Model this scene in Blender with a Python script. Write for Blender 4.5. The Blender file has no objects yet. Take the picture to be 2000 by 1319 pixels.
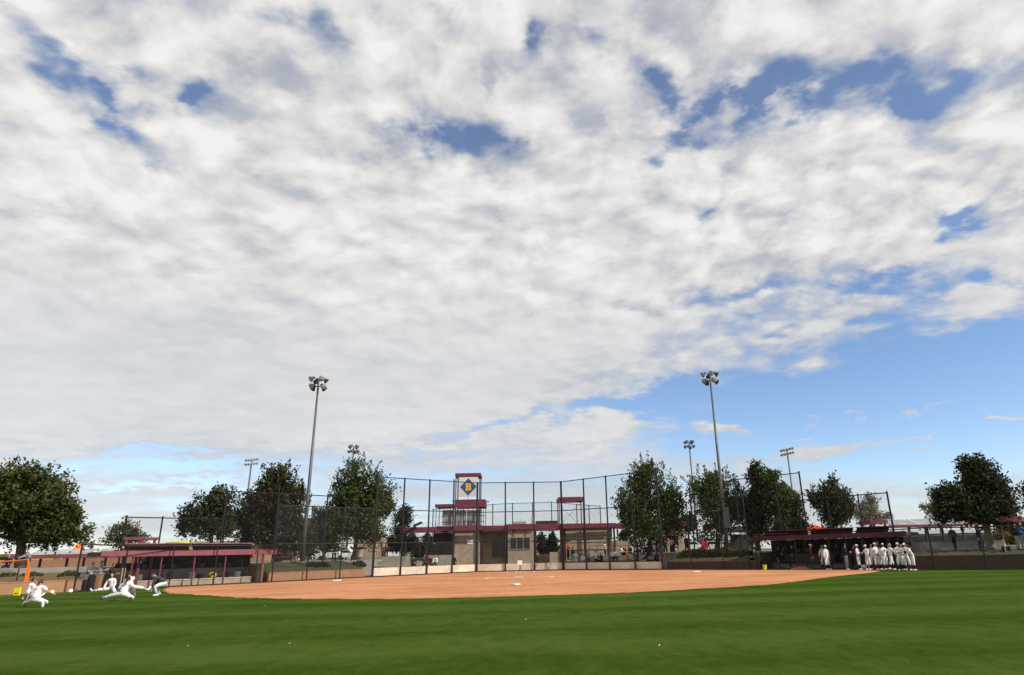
import bpy, bmesh, math, random
from mathutils import Vector, Matrix
R = math.radians
SC = bpy.context.scene
COL = SC.collection

# ------------------------------------------------------------------ camera
PX_CX, PX_CY, PX_F = 1075.0, 659.5, 1276.0        # principal point and focal length of the photograph
EYE = 1.65
UPC = Vector(((985.0 - PX_CX) / PX_F, (PX_CY + 3200.0) / PX_F, -1.0)).normalized()
def _cray(px, py): return Vector(((px - PX_CX) / PX_F, (PX_CY - py) / PX_F, -1.0))
_r = _cray(1010, 1082); _r = (_r - UPC * _r.dot(UPC)).normalized()
CAM_X = _r.cross(UPC); CAM_Y = _r
ROT = Matrix((CAM_X, CAM_Y, UPC))                 # world = ROT @ camera
def ray(px, py): return ROT @ _cray(px, py)
def G(px, py, z=0.0):
    """point of the level surface z seen at a photograph pixel"""
    d = ray(px, py); t = (z - EYE) / d.z
    return Vector((d.x * t, d.y * t, z))
def AT(px, py, Y):
    """point at depth Y seen at a photograph pixel"""
    d = ray(px, py); t = Y / d.y
    return Vector((d.x * t, Y, EYE + d.z * t))
def XZ(px, py, Y):
    p = AT(px, py, Y); return p.x, p.z
def ztop(x, y, py):
    """height above the point (x, y) seen at photograph row py"""
    lo, hi = -5.0, 80.0
    for _ in range(50):
        m = (lo + hi) / 2
        c = ROT.transposed() @ Vector((x, y, m - EYE))
        if PX_CY - PX_F * c.y / -c.z > py: lo = m
        else: hi = m
    return (lo + hi) / 2

cam = bpy.data.cameras.new("camera")
cam.sensor_width = 36.0; cam.lens = 36.0 * PX_F / 2000.0
cam.shift_x = -(PX_CX - 1000.0) / 2000.0
cam.clip_start = 0.1; cam.clip_end = 20000.0
camo = bpy.data.objects.new("camera", cam); COL.objects.link(camo)
camo.matrix_world = Matrix.Translation((0, 0, EYE)) @ ROT.to_4x4()
SC.camera = camo
vs = SC.view_settings
vs.view_transform = 'Standard'; vs.look = 'None'; vs.exposure = 0.0; vs.gamma = 1.0; vs.use_curve_mapping = False
SC.cycles.max_bounces = 6; SC.cycles.transparent_max_bounces = 24
SC.cycles.diffuse_bounces = 3

# ------------------------------------------------------------------ sky and sun
SUN_EL, SUN_AZ = R(36), R(119)                    # azimuth clockwise from +Y (the view direction)
SUN_DIR = Vector((math.sin(SUN_AZ) * math.cos(SUN_EL), math.cos(SUN_AZ) * math.cos(SUN_EL), math.sin(SUN_EL)))
sl = bpy.data.lights.new("sun", 'SUN'); sl.energy = 4.6; sl.angle = R(0.55); sl.color = (1.0, 0.93, 0.83)
so = bpy.data.objects.new("sun", sl); COL.objects.link(so)
so.rotation_euler = (-SUN_DIR).to_track_quat('-Z', 'Y').to_euler()

class NT:
    """small helper for node trees"""
    def __init__(s, tree): s.t = tree; s.N = tree.nodes; s.L = tree.links
    def new(s, typ, **kw):
        n = s.N.new(typ)
        for k, v in kw.items(): setattr(n, k, v)
        return n
    def put(s, sock, v):
        if hasattr(v, 'is_output') or isinstance(v, bpy.types.NodeSocket): s.L.new(v, sock)
        else: sock.default_value = v
    def m(s, op, a, b=None, c=None, clamp=False):
        n = s.N.new('ShaderNodeMath'); n.operation = op; n.use_clamp = clamp
        s.put(n.inputs[0], a)
        if b is not None: s.put(n.inputs[1], b)
        if c is not None: s.put(n.inputs[2], c)
        return n.outputs[0]
    def v(s, op, a, b=None, c=None):
        n = s.N.new('ShaderNodeVectorMath'); n.operation = op
        s.put(n.inputs[0], a)
        if b is not None: s.put(n.inputs[3] if op == 'SCALE' else n.inputs[1], b)
        if c is not None: s.put(n.inputs[2], c)
        return n.outputs['Value'] if op in ('DOT_PRODUCT', 'LENGTH', 'DISTANCE') else n.outputs[0]
    def xyz(s, x, y, z):
        n = s.N.new('ShaderNodeCombineXYZ')
        for i, q in enumerate((x, y, z)): s.put(n.inputs[i], q)
        return n.outputs[0]
    def noise(s, vec, scale, detail=3.0, rough=0.5, dist=0.0, dim='3D', color=False):
        n = s.N.new('ShaderNodeTexNoise'); n.noise_dimensions = dim
        if vec is not None: s.put(n.inputs['Vector'], vec)
        n.inputs['Scale'].default_value = scale; n.inputs['Detail'].default_value = detail
        n.inputs['Roughness'].default_value = rough; n.inputs['Distortion'].default_value = dist
        return n.outputs['Color' if color else 'Fac']
    def rng(s, v, a, b, c=0.0, d=1.0, smooth=True):
        n = s.N.new('ShaderNodeMapRange'); n.interpolation_type = 'SMOOTHSTEP' if smooth else 'LINEAR'
        s.put(n.inputs[0], v)
        for i, q in enumerate((a, b, c, d)): s.put(n.inputs[i + 1], q)
        return n.outputs[0]
    def mix(s, f, a, b, blend='MIX'):
        n = s.N.new('ShaderNodeMix'); n.data_type = 'RGBA'; n.blend_type = blend
        s.put(n.inputs[0], f); s.put(n.inputs[6], a); s.put(n.inputs[7], b)
        return n.outputs[2]

def c4(c): return (c[0], c[1], c[2], 1.0)

def make_sky():
    w = bpy.data.worlds.new("World"); SC.world = w; w.use_nodes = True
    t = NT(w.node_tree); t.N.clear()
    d = t.new('ShaderNodeTexCoord').outputs['Generated']
    sep = t.new('ShaderNodeSeparateXYZ'); t.L.new(d, sep.inputs[0])
    dx, dy, dz = sep.outputs
    sky = t.new('ShaderNodeTexSky', sky_type='NISHITA', sun_disc=False, sun_elevation=SUN_EL, sun_rotation=SUN_AZ,
                altitude=1650.0, air_density=1.0, dust_density=0.6, ozone_density=1.5)
    # cloud deck: a level sheet high above, so puffs flatten into streaks towards the horizon
    zz = t.m('ADD', t.m('MAXIMUM', dz, 0.0), 0.17)
    px = t.m('DIVIDE', dx, zz); py = t.m('DIVIDE', dy, zz)
    P = t.xyz(px, py, 0.0)
    warp = t.v('SCALE', t.v('SUBTRACT', t.noise(P, 2.0, 2.0, 0.5, color=True), (0.5, 0.5, 0.5)), 0.16)
    PW = t.v('ADD', P, warp)
    n_big = t.noise(PW, 1.3, 2.0, 0.5)
    n_puf = t.noise(PW, 7.4, 7.0, 0.62)
    vw = t.v('ADD', PW, t.v('SCALE', t.v('SUBTRACT', t.noise(P, 11.0, 4.0, 0.6, color=True), (0.5, 0.5, 0.5)), 0.13))
    def cells(vec, scale):
        n = t.new('ShaderNodeTexVoronoi', feature='SMOOTH_F1', voronoi_dimensions='2D'); t.put(n.inputs['Vector'], vec)
        n.inputs['Scale'].default_value = scale; n.inputs['Smoothness'].default_value = 0.55; n.inputs['Randomness'].default_value = 1.0
        return n.outputs['Distance']
    billow = t.m('SUBTRACT', 0.42, t.m('MULTIPLY_ADD', cells(vw, 13.0), 0.4, t.m('MULTIPLY', cells(vw, 6.5), 0.6)))
    SUNOFF = (0.02, -0.04, 0.0)
    n_off = t.noise(t.v('ADD', PW, SUNOFF), 7.4, 4.0, 0.55)
    n_pu2 = t.noise(PW, 7.4, 4.0, 0.55)
    n_str = t.noise(t.v('MULTIPLY', PW, (0.40, 1.1, 1.0)), 2.2, 5.0, 0.55)
    # where the deck is thick and where it opens (positions as slopes X/Y, Z/Y of the view direction)
    fy = t.m('MAXIMUM', dy, 0.12)
    qx = t.m('DIVIDE', dx, fy); qz = t.m('DIVIDE', dz, fy)
    qn = t.v('SCALE', t.v('SUBTRACT', t.noise(P, 4.0, 4.0, 0.6, color=True), (0.5, 0.5, 0.5)), 0.20)
    Q = t.v('MULTIPLY_ADD', t.v('ADD', t.xyz(qx, qz, 0.0), t.v('MULTIPLY', qn, t.xyz(t.m('MINIMUM', t.m('MULTIPLY', zz, 2.2), 1.0), t.m('MINIMUM', t.m('MULTIPLY', zz, 1.5), 1.0), 0.0))), (1, 1, 0), (0, 0, 1))
    acc = 0.0; acc_lo = 0.0
    for (bx, by, rx, ry, ang, wt) in SKY_BLOBS:
        def q(px_, py_):
            e = ray(px_, py_); return e.x / e.y, e.z / e.y
        a = R(ang); ca, sa = math.cos(a), math.sin(a)
        c0 = q(bx, by)
        if wt < 0 and by < 600: wt *= 1.5
        e1 = q(bx + ca, by + sa); e2 = q(bx - sa, by + ca)
        J = Matrix(((rx * (e1[0] - c0[0]), ry * (e2[0] - c0[0])), (rx * (e1[1] - c0[1]), ry * (e2[1] - c0[1])))).inverted()
        u = t.v('DOT_PRODUCT', Q, (J[0][0], J[0][1], -(J[0][0] * c0[0] + J[0][1] * c0[1])))
        v_ = t.v('DOT_PRODUCT', Q, (J[1][0], J[1][1], -(J[1][0] * c0[0] + J[1][1] * c0[1])))
        r2 = t.m('MULTIPLY_ADD', u, u, t.m('MULTIPLY', v_, v_))
        if wt < 0 and by < 600: acc = t.m('MULTIPLY_ADD', t.m('POWER', 0.368, r2), wt, acc)
        else: acc_lo = t.m('MULTIPLY_ADD', t.m('POWER', 0.368, r2), wt, acc_lo)
    # density
    n_brk = t.noise(PW, 8.5, 4.0, 0.6)
    acc = t.m('MULTIPLY', acc, t.rng(n_brk, 0.36, 0.60, 0.42, 1.2))
    D = t.m('ADD', 0.80, t.m('ADD', acc, acc_lo))
    D = t.m('MULTIPLY_ADD', t.m('SUBTRACT', n_puf, 0.5), t.rng(dz, 0.06, 0.26, 0.45, 1.25), D)
    D = t.m('MULTIPLY_ADD', billow, t.rng(dz, 0.12, 0.35, 0.0, 0.85), D)
    D = t.m('MULTIPLY_ADD', t.m('SUBTRACT', n_big, 0.5), 0.35, D)
    D = t.m('MULTIPLY_ADD', t.m('SUBTRACT', n_str, 0.5), t.rng(dz, 0.34, 0.12, 0.0, 1.3), D)
    alpha = t.rng(D, -0.14, 0.80)
    alpha = t.m('MULTIPLY_ADD', alpha, 0.92, t.rng(dz, 0.28, 0.42, 0.0, 0.08))
    alpha = t.m('MULTIPLY', alpha, t.rng(dz, -0.01, 0.05, 0.5, 1.0))
    # light and grey in the deck: lit flanks of puffs, grey where the deck is thick
    relief = t.m('MULTIPLY', t.m('SUBTRACT', n_pu2, n_off), 0.50)
    thick = t.rng(D, 0.5, 1.1)
    puff_amt = t.rng(dz, 0.22, 0.46, 0.22, 1.0)
    lum = t.m('MULTIPLY_ADD', thick, 0.08, 0.665)
    lum = t.m('MULTIPLY_ADD', relief, puff_amt, lum)
    lum = t.m('MULTIPLY_ADD', t.m('SUBTRACT', n_puf, 0.5), t.m('MULTIPLY', puff_amt, 0.26), lum)
    lum = t.m('MULTIPLY_ADD', billow, t.m('MULTIPLY', puff_amt, 0.34), lum)
    lum = t.m('MULTIPLY_ADD', t.m('SUBTRACT', n_big, 0.5), -0.22, lum)
    lum = t.m('MULTIPLY_ADD', t.m('SUBTRACT', n_str, 0.5), 0.2, lum)
    lum = t.m('ADD', lum, t.rng(dz, 0.22, 0.42, -0.02, 0.0))
    lum = t.m('MINIMUM', t.m('MAXIMUM', lum, 0.54), 0.88)
    tint = t.mix(t.rng(lum, 0.50, 0.76), (0.95, 0.985, 1.06, 1), (1.008, 1.0, 0.985, 1))
    ccol = t.mix(1.0, tint, t.xyz(lum, lum, lum), 'MULTIPLY')
    gs = t.new('ShaderNodeHueSaturation'); gs.inputs['Saturation'].default_value = 1.05
    t.L.new(t.mix(1.0, sky.outputs[0], (1.0, 1.0, 1.03, 1), 'MULTIPLY'), gs.inputs['Color'])
    b1 = t.new('ShaderNodeBackground'); t.L.new(gs.outputs[0], b1.inputs[0]); b1.inputs[1].default_value = SKY_STRENGTH
    b2 = t.new('ShaderNodeBackground'); t.L.new(ccol, b2.inputs[0]); b2.inputs[1].default_value = 1.0
    mx = t.new('ShaderNodeMixShader'); t.L.new(alpha, mx.inputs[0]); t.L.new(b1.outputs[0], mx.inputs[1]); t.L.new(b2.outputs[0], mx.inputs[2])
    out = t.new('ShaderNodeOutputWorld'); t.L.new(mx.outputs[0], out.inputs[0])
SKY_STRENGTH = 0.165
# openings (negative) and banks (positive) of the cloud deck: centre, half axes and turn in the photograph, weight
SKY_BLOBS = [
    (90, 110, 110, 34, 38, -0.62), (215, 190, 90, 34, 48, -0.62), (255, 145, 80, 24, 35, -0.4), (378, 188, 34, 26, 0, -0.8), (300, 320, 40, 26, 40, -0.35),
    (560, 25, 90, 26, 15, -0.38), (650, 70, 60, 60, 60, -0.22), (840, 265, 85, 30, 15, -0.72), (815, 295, 26, 36, 0, -0.4), (975, 285, 60, 28, 15, -0.55), (960, 190, 26, 40, 0, -0.5),
    (860, 30, 60, 40, 60, -0.25), (1040, 78, 30, 34, 0, -0.75), (1140, 75, 36, 24, 30, -0.35), (1245, 145, 75, 36, 25, -0.8), (1390, 180, 75, 40, -10, -0.62), (1330, 225, 24, 40, 20, -0.5),
    (1530, 175, 85, 44, 0, -0.8), (1480, 230, 50, 22, -45, -0.55), (1650, 115, 90, 24, -10, -0.5), (1755, 180, 85, 60, 15, -0.78), (1870, 150, 60, 50, 0, -0.4), (1360, 280, 60, 24, 0, -0.42), (1275, 300, 40, 16, 0, -0.4),
    (1385, 405, 22, 70, 20, -0.42), (1885, 437, 48, 20, -28, -0.72), (1480, 555, 110, 26, -8, -0.5), (1740, 545, 110, 22, -12, -0.45), (1300, 590, 140, 20, -4, -0.3), (1950, 555, 70, 14, -8, -0.4),
    (1850, 700, 330, 80, -10, -1.1), (1600, 800, 420, 85, -8, -1.0), (1900, 880, 420, 110, 0, -0.8), (1300, 770, 150, 30, -10, -0.7), (1150, 805, 130, 22, -6, -0.55), (1500, 640, 300, 55, -10, -0.42), (1750, 590, 250, 45, -10, -0.3),
    (1160, 842, 95, 26, 0, 1.1), (1780, 860, 60, 6, -8, 0.9), (1560, 890, 160, 10, -6, 0.7), (1410, 842, 48, 15, 4, 1.35), (1595, 823, 26, 8, 0, 1.2), (1665, 824, 36, 7, -6, 1.2), (1780, 805, 30, 11, -6, 1.3), (1855, 788, 34, 8, -18, 1.15), (1965, 815, 34, 9, -12, 1.2), (1500, 815, 18, 9, 10, 0.7), (1545, 856, 40, 7, 0, 0.9),
    (1920, 590, 80, 26, -10, 0.8), (1640, 625, 100, 18, -14, 0.75), (1530, 665, 60, 18, -6, 0.75), (1640, 870, 120, 10, -8, 0.8),
    (200, 690, 760, 220, 0, 0.7), (700, 560, 460, 170, 0, 0.5), (350, 420, 420, 110, 0, 0.3), (950, 690, 260, 70, -6, 0.3), (150, 300, 300, 120, 0, 0.25), (1150, 500, 260, 130, 0, 0.25), (1500, 400, 200, 130, 0, 0.12), (1800, 40, 260, 50, 0, 0.3),
    (350, 878, 190, 10, 0, -0.95), (100, 905, 300, 12, 0, -0.6), (240, 925, 200, 10, 0, -0.5), (930, 832, 150, 9, -4, -0.8), (620, 905, 90, 10, 0, -0.6), (420, 915, 180, 12, 3, -0.6), (120, 890, 260, 8, 0, -0.4), (330, 945, 220, 10, 0, -0.7), (760, 880, 200, 10, -2, -0.6), (970, 890, 160, 12, 0, -0.3), (600, 980, 700, 60, -1, -0.55), (300, 860, 500, 12, 0, 0.2),
]
make_sky()
# ------------------------------------------------------------------ materials
MATS = {}
def mat(name, col, rough=0.8, var=0.18, scale=2.0, detail=4.0, bump=0.0, bscale=30.0, metal=0.0, spec=0.3, stretch=(1, 1, 1), col2=None):
    m = bpy.data.materials.new(name); m.use_nodes = True; MATS[name] = m
    t = NT(m.node_tree); p = t.N['Principled BSDF']
    p.inputs['Roughness'].default_value = rough; p.inputs['Metallic'].default_value = metal
    p.inputs['Specular IOR Level'].default_value = spec
    tc = t.new('ShaderNodeTexCoord').outputs['Object']
    vec = t.v('MULTIPLY', tc, stretch)
    n = t.noise(vec, scale, detail, 0.6)
    c2 = col2 or tuple(c * (1 - var * 1.6) for c in col)
    c1 = col if col2 else tuple(min(1, c * (1 + var)) for c in col)
    t.L.new(t.mix(t.rng(n, 0.3, 0.7), c4(c2), c4(c1)), p.inputs['Base Color'])
    if bump:
        b = t.new('ShaderNodeBump'); b.inputs['Strength'].default_value = bump; b.inputs['Distance'].default_value = 0.02
        t.L.new(t.noise(tc, bscale, 4.0, 0.6), b.inputs['Height']); t.L.new(b.outputs[0], p.inputs['Normal'])
    return m

def block_mat(name, col, bw, bh, mortar=0.012, rough=0.9, var=0.14, mcol=None):
    """masonry: brick pattern laid by horizontal run and height"""
    m = bpy.data.materials.new(name); m.use_nodes = True; MATS[name] = m
    t = NT(m.node_tree); p = t.N['Principled BSDF']; p.inputs['Roughness'].default_value = rough
    p.inputs['Specular IOR Level'].default_value = 0.2
    tc = t.new('ShaderNodeTexCoord').outputs['Object']
    s = t.new('ShaderNodeSeparateXYZ'); t.L.new(tc, s.inputs[0])
    run = t.m('ADD', t.m('MULTIPLY', s.outputs[0], 0.85), t.m('MULTIPLY', s.outputs[1], 0.55))
    b = t.new('ShaderNodeTexBrick'); b.offset = 0.5
    t.L.new(t.xyz(run, s.outputs[2], 0.0), b.inputs['Vector'])
    b.inputs['Scale'].default_value = 1.0; b.inputs['Brick Width'].default_value = bw; b.inputs['Row Height'].default_value = bh
    b.inputs['Mortar Size'].default_value = mortar; b.inputs['Mortar Smooth'].default_value = 0.3
    b.inputs['Color1'].default_value = c4([c * (1 + var) for c in col]); b.inputs['Color2'].default_value = c4([c * (1 - var) for c in col])
    b.inputs['Mortar'].default_value = c4(mcol or [c * 0.62 for c in col])
    n = t.noise(tc, 1.1, 5.0, 0.65)
    t.L.new(t.mix(t.rng(n, 0.35, 0.75, 0.0, 0.38), b.outputs['Color'], c4([c * 0.55 for c in col])), p.inputs['Base Color'])
    return m

mat('black_steel', (0.012, 0.012, 0.014), 0.5, 0.2, 2, spec=0.35)
mat('galvanised', (0.115, 0.12, 0.125), 0.5, 0.15, 1.5, metal=0.3)
mat('lamp_grey', (0.045, 0.045, 0.048), 0.5, 0.2, 2)
mat('lamp_white', (0.35, 0.35, 0.35), 0.35, 0.08, 2)
mat('maroon', (0.155, 0.034, 0.058), 0.55, 0.14, 0.8)
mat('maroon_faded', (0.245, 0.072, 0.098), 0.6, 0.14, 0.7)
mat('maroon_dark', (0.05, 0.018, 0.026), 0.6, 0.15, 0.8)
mat('roof_dark', (0.035, 0.028, 0.030), 0.65, 0.2, 0.8)
mat('corrugated', (0.36, 0.37, 0.38), 0.5, 0.16, 0.9, metal=0.15)
mat('concrete_pale', (0.74, 0.62, 0.50), 0.88, 0.12, 0.7, bump=0.3)
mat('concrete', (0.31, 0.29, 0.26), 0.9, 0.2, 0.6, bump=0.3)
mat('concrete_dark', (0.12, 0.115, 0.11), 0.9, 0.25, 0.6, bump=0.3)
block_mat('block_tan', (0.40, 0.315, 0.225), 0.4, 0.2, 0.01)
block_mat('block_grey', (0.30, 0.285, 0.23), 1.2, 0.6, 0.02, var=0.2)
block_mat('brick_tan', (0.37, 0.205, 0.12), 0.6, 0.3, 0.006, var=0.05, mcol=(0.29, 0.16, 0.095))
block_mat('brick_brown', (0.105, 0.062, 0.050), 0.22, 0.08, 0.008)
mat('stucco_pink', (0.42, 0.27, 0.22), 0.9, 0.1, 1.0)
mat('panel_tan', (0.34, 0.27, 0.195), 0.85, 0.1, 0.8)
mat('glass_dark', (0.012, 0.014, 0.017), 0.12, 0.2, 0.7, spec=0.5)
mat('screen_green', (0.016, 0.028, 0.019), 0.85, 0.3, 1.5)
mat('white_paint', (0.78, 0.77, 0.74), 0.5, 0.05, 2)
mat('chalk', (0.82, 0.80, 0.76), 0.9, 0.06, 5)
mat('sign_white', (0.62, 0.60, 0.585), 0.6, 0.03, 2)
mat('sign_blue', (0.022, 0.085, 0.24), 0.5, 0.05, 2)
mat('sign_yellow', (0.82, 0.42, 0.035), 0.5, 0.05, 2)
mat('yellow_plastic', (0.80, 0.64, 0.02), 0.45, 0.06, 3)
mat('lime_plastic', (0.58, 0.62, 0.05), 0.45, 0.06, 3)
mat('orange_plastic', (0.90, 0.21, 0.035), 0.5, 0.07, 3)
mat('red_canvas', (0.75, 0.05, 0.03), 0.7, 0.06, 0.6)
mat('black_cloth', (0.013, 0.013, 0.015), 0.85, 0.3, 5)
mat('grey_cloth', (0.14, 0.14, 0.145), 0.9, 0.2, 5)
mat('bark', (0.062, 0.05, 0.040), 0.95, 0.35, 6, bump=0.6, bscale=20)
mat('bark_pale', (0.19, 0.165, 0.13), 0.95, 0.3, 6)
mat('bench_wood', (0.50, 0.44, 0.36), 0.8, 0.1, 3)
mat('dirt_pile', (0.30, 0.13, 0.07), 0.95, 0.2, 3)

def leaf_mat(name, a, b, scale=0.9):
    m = bpy.data.materials.new(name); m.use_nodes = True; MATS[name] = m
    t = NT(m.node_tree); p = t.N['Principled BSDF']; p.inputs['Roughness'].default_value = 0.65
    p.inputs['Specular IOR Level'].default_value = 0.2
    tc = t.new('ShaderNodeTexCoord').outputs['Object']
    n = t.noise(tc, scale, 4.0, 0.6)
    g = t.new('ShaderNodeNewGeometry')
    f = t.m('ADD', t.rng(n, 0.3, 0.7, 0.0, 0.6), t.m('MULTIPLY', g.outputs['Random Per Island'], 0.4))
    c = t.mix(f, c4(a), c4(b))
    t.L.new(c, p.inputs['Base Color'])
    tr = t.new('ShaderNodeBsdfTranslucent'); t.L.new(c, tr.inputs[0])
    mx = t.new('ShaderNodeMixShader'); mx.inputs[0].default_value = 0.18
    t.L.new(p.outputs[0], mx.inputs[1]); t.L.new(tr.outputs[0], mx.inputs[2])
    t.L.new(mx.outputs[0], t.N['Material Output'].inputs[0])
    return m
leaf_mat('leaf_olive', (0.022, 0.030, 0.009), (0.095, 0.108, 0.026))
leaf_mat('leaf_dark', (0.016, 0.022, 0.012), (0.062, 0.074, 0.028))
leaf_mat('leaf_russet', (0.018, 0.024, 0.010), (0.072, 0.064, 0.022))
leaf_mat('leaf_green', (0.022, 0.034, 0.010), (0.090, 0.122, 0.028))
leaf_mat('leaf_pine', (0.014, 0.021, 0.013), (0.034, 0.042, 0.022))
leaf_mat('leaf_gold', (0.10, 0.085, 0.030), (0.26, 0.20, 0.055))
leaf_mat('leaf_bare', (0.15, 0.13, 0.095), (0.29, 0.26, 0.19))
leaf_mat('leaf_shrub', (0.035, 0.045, 0.014), (0.13, 0.10, 0.035), 1.6)

def mesh_mat(name, opac):
    """chain-link: diagonal wires with open gaps between them, read by run along the panel and height"""
    m = bpy.data.materials.new(name); m.use_nodes = True; MATS[name] = m
    t = NT(m.node_tree); p = t.N['Principled BSDF']
    p.inputs['Base Color'].default_value = (0.014, 0.014, 0.016, 1); p.inputs['Roughness'].default_value = 0.6
    tc = t.new('ShaderNodeTexCoord').outputs['Object']
    s = t.new('ShaderNodeSeparateXYZ'); t.L.new(tc, s.inputs[0])
    run = t.m('ADD', t.m('MULTIPLY', s.outputs[0], 0.85), t.m('MULTIPLY', s.outputs[1], 0.62))
    k = 12.0
    a = t.m('FRACT', t.m('MULTIPLY', t.m('ADD', run, s.outputs[2]), k)); b = t.m('FRACT', t.m('MULTIPLY', t.m('SUBTRACT', run, s.outputs[2]), k))
    w = t.m('MAXIMUM', t.m('LESS_THAN', a, opac * 0.5), t.m('LESS_THAN', b, opac * 0.5))
    tr = t.new('ShaderNodeBsdfTransparent'); mx = t.new('ShaderNodeMixShader')
    t.L.new(w, mx.inputs[0]); t.L.new(tr.outputs[0], mx.inputs[1]); t.L.new(p.outputs[0], mx.inputs[2])
    t.L.new(mx.outputs[0], t.N['Material Output'].inputs[0])
    return m
mesh_mat('chain_link', 0.11)
mesh_mat('chain_link_dense', 0.15)
mat('maroon_shaded', (0.070, 0.016, 0.032), 0.6, 0.15, 0.8)  # fascia of the shaded dugout: its shade is put into a darker maroon

def ground_mats():
    # mown turf
    m = bpy.data.materials.new('turf'); m.use_nodes = True; MATS['turf'] = m
    t = NT(m.node_tree); p = t.N['Principled BSDF']; p.inputs['Roughness'].default_value = 1.0; p.inputs['Specular IOR Level'].default_value = 0.0
    tc = t.new('ShaderNodeTexCoord').outputs['Object']
    s = t.new('ShaderNodeSeparateXYZ'); t.L.new(tc, s.inputs[0])
    w = t.noise(t.v('MULTIPLY', tc, (0.05, 0.28, 1)), 1.0, 3.0, 0.5)
    band = t.m('SINE', t.m('MULTIPLY', t.m('ADD', t.m('ADD', s.outputs[1], t.m('MULTIPLY', s.outputs[0], 0.03)), t.m('MULTIPLY', w, 5.0)), 1.25))
    f = t.m('MULTIPLY_ADD', band, 0.20, t.m('MULTIPLY_ADD', t.m('SUBTRACT', w, 0.5), 0.8, 0.5))
    patch = t.noise(tc, 0.45, 4.0, 0.6)
    f = t.m('MULTIPLY_ADD', t.m('SUBTRACT', patch, 0.5), 0.8, f)
    fine = t.noise(t.v('MULTIPLY', tc, (1.0, 0.6, 1)), 2.2, 9.0, 0.84)
    f = t.m('MULTIPLY_ADD', t.m('SUBTRACT', fine, 0.5), 2.2, f)
    c = t.mix(t.rng(f, 0.0, 1.0), (0.028, 0.058, 0.007, 1), (0.062, 0.098, 0.018, 1))
    dry = t.noise(t.v('MULTIPLY', tc, (0.12, 0.3, 1)), 1.0, 4.0, 0.6)
    c = t.mix(t.rng(dry, 0.52, 0.75, 0.0, 0.5), c, (0.066, 0.094, 0.026, 1))
    t.L.new(c, p.inputs['Base Color'])
    b = t.new('ShaderNodeBump'); b.inputs['Strength'].default_value = 0.5; b.inputs['Distance'].default_value = 0.03
    t.L.new(t.noise(tc, 22.0, 4.0, 0.7), b.inputs['Height']); t.L.new(b.outputs[0], p.inputs['Normal'])
    # infield clay
    m = bpy.data.materials.new('clay'); m.use_nodes = True; MATS['clay'] = m
    t = NT(m.node_tree); p = t.N['Principled BSDF']; p.inputs['Roughness'].default_value = 1.0; p.inputs['Specular IOR Level'].default_value = 0.0
    tc = t.new('ShaderNodeTexCoord').outputs['Object']
    n = t.noise(t.v('MULTIPLY', tc, (0.16, 0.30, 1)), 1.0, 4.0, 0.55)
    n2 = t.noise(t.v('MULTIPLY', tc, (1.0, 0.5, 1)), 1.8, 9.0, 0.82)
    f = t.m('MULTIPLY_ADD', t.m('SUBTRACT', n2, 0.5), 0.9, n)
    c = t.mix(t.rng(f, 0.25, 0.75), (0.38, 0.172, 0.084, 1), (0.54, 0.262, 0.140, 1))
    t.L.new(c, p.inputs['Base Color'])
    # warning-track dust, berm grass, plaza paving, far land
    mat('berm_grass', (0.040, 0.055, 0.018), 0.95, 0.3, 0.7, bump=0.6, bscale=6, col2=(0.075, 0.055, 0.030))
    mat('berm_dry', (0.105, 0.088, 0.030), 0.95, 0.3, 0.6, bump=0.6, bscale=6, col2=(0.17, 0.085, 0.045))
    mat('paving', (0.30, 0.28, 0.25), 0.9, 0.12, 0.35)
    mat('far_land', (0.085, 0.078, 0.045), 0.95, 0.25, 0.02)
ground_mats()

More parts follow.
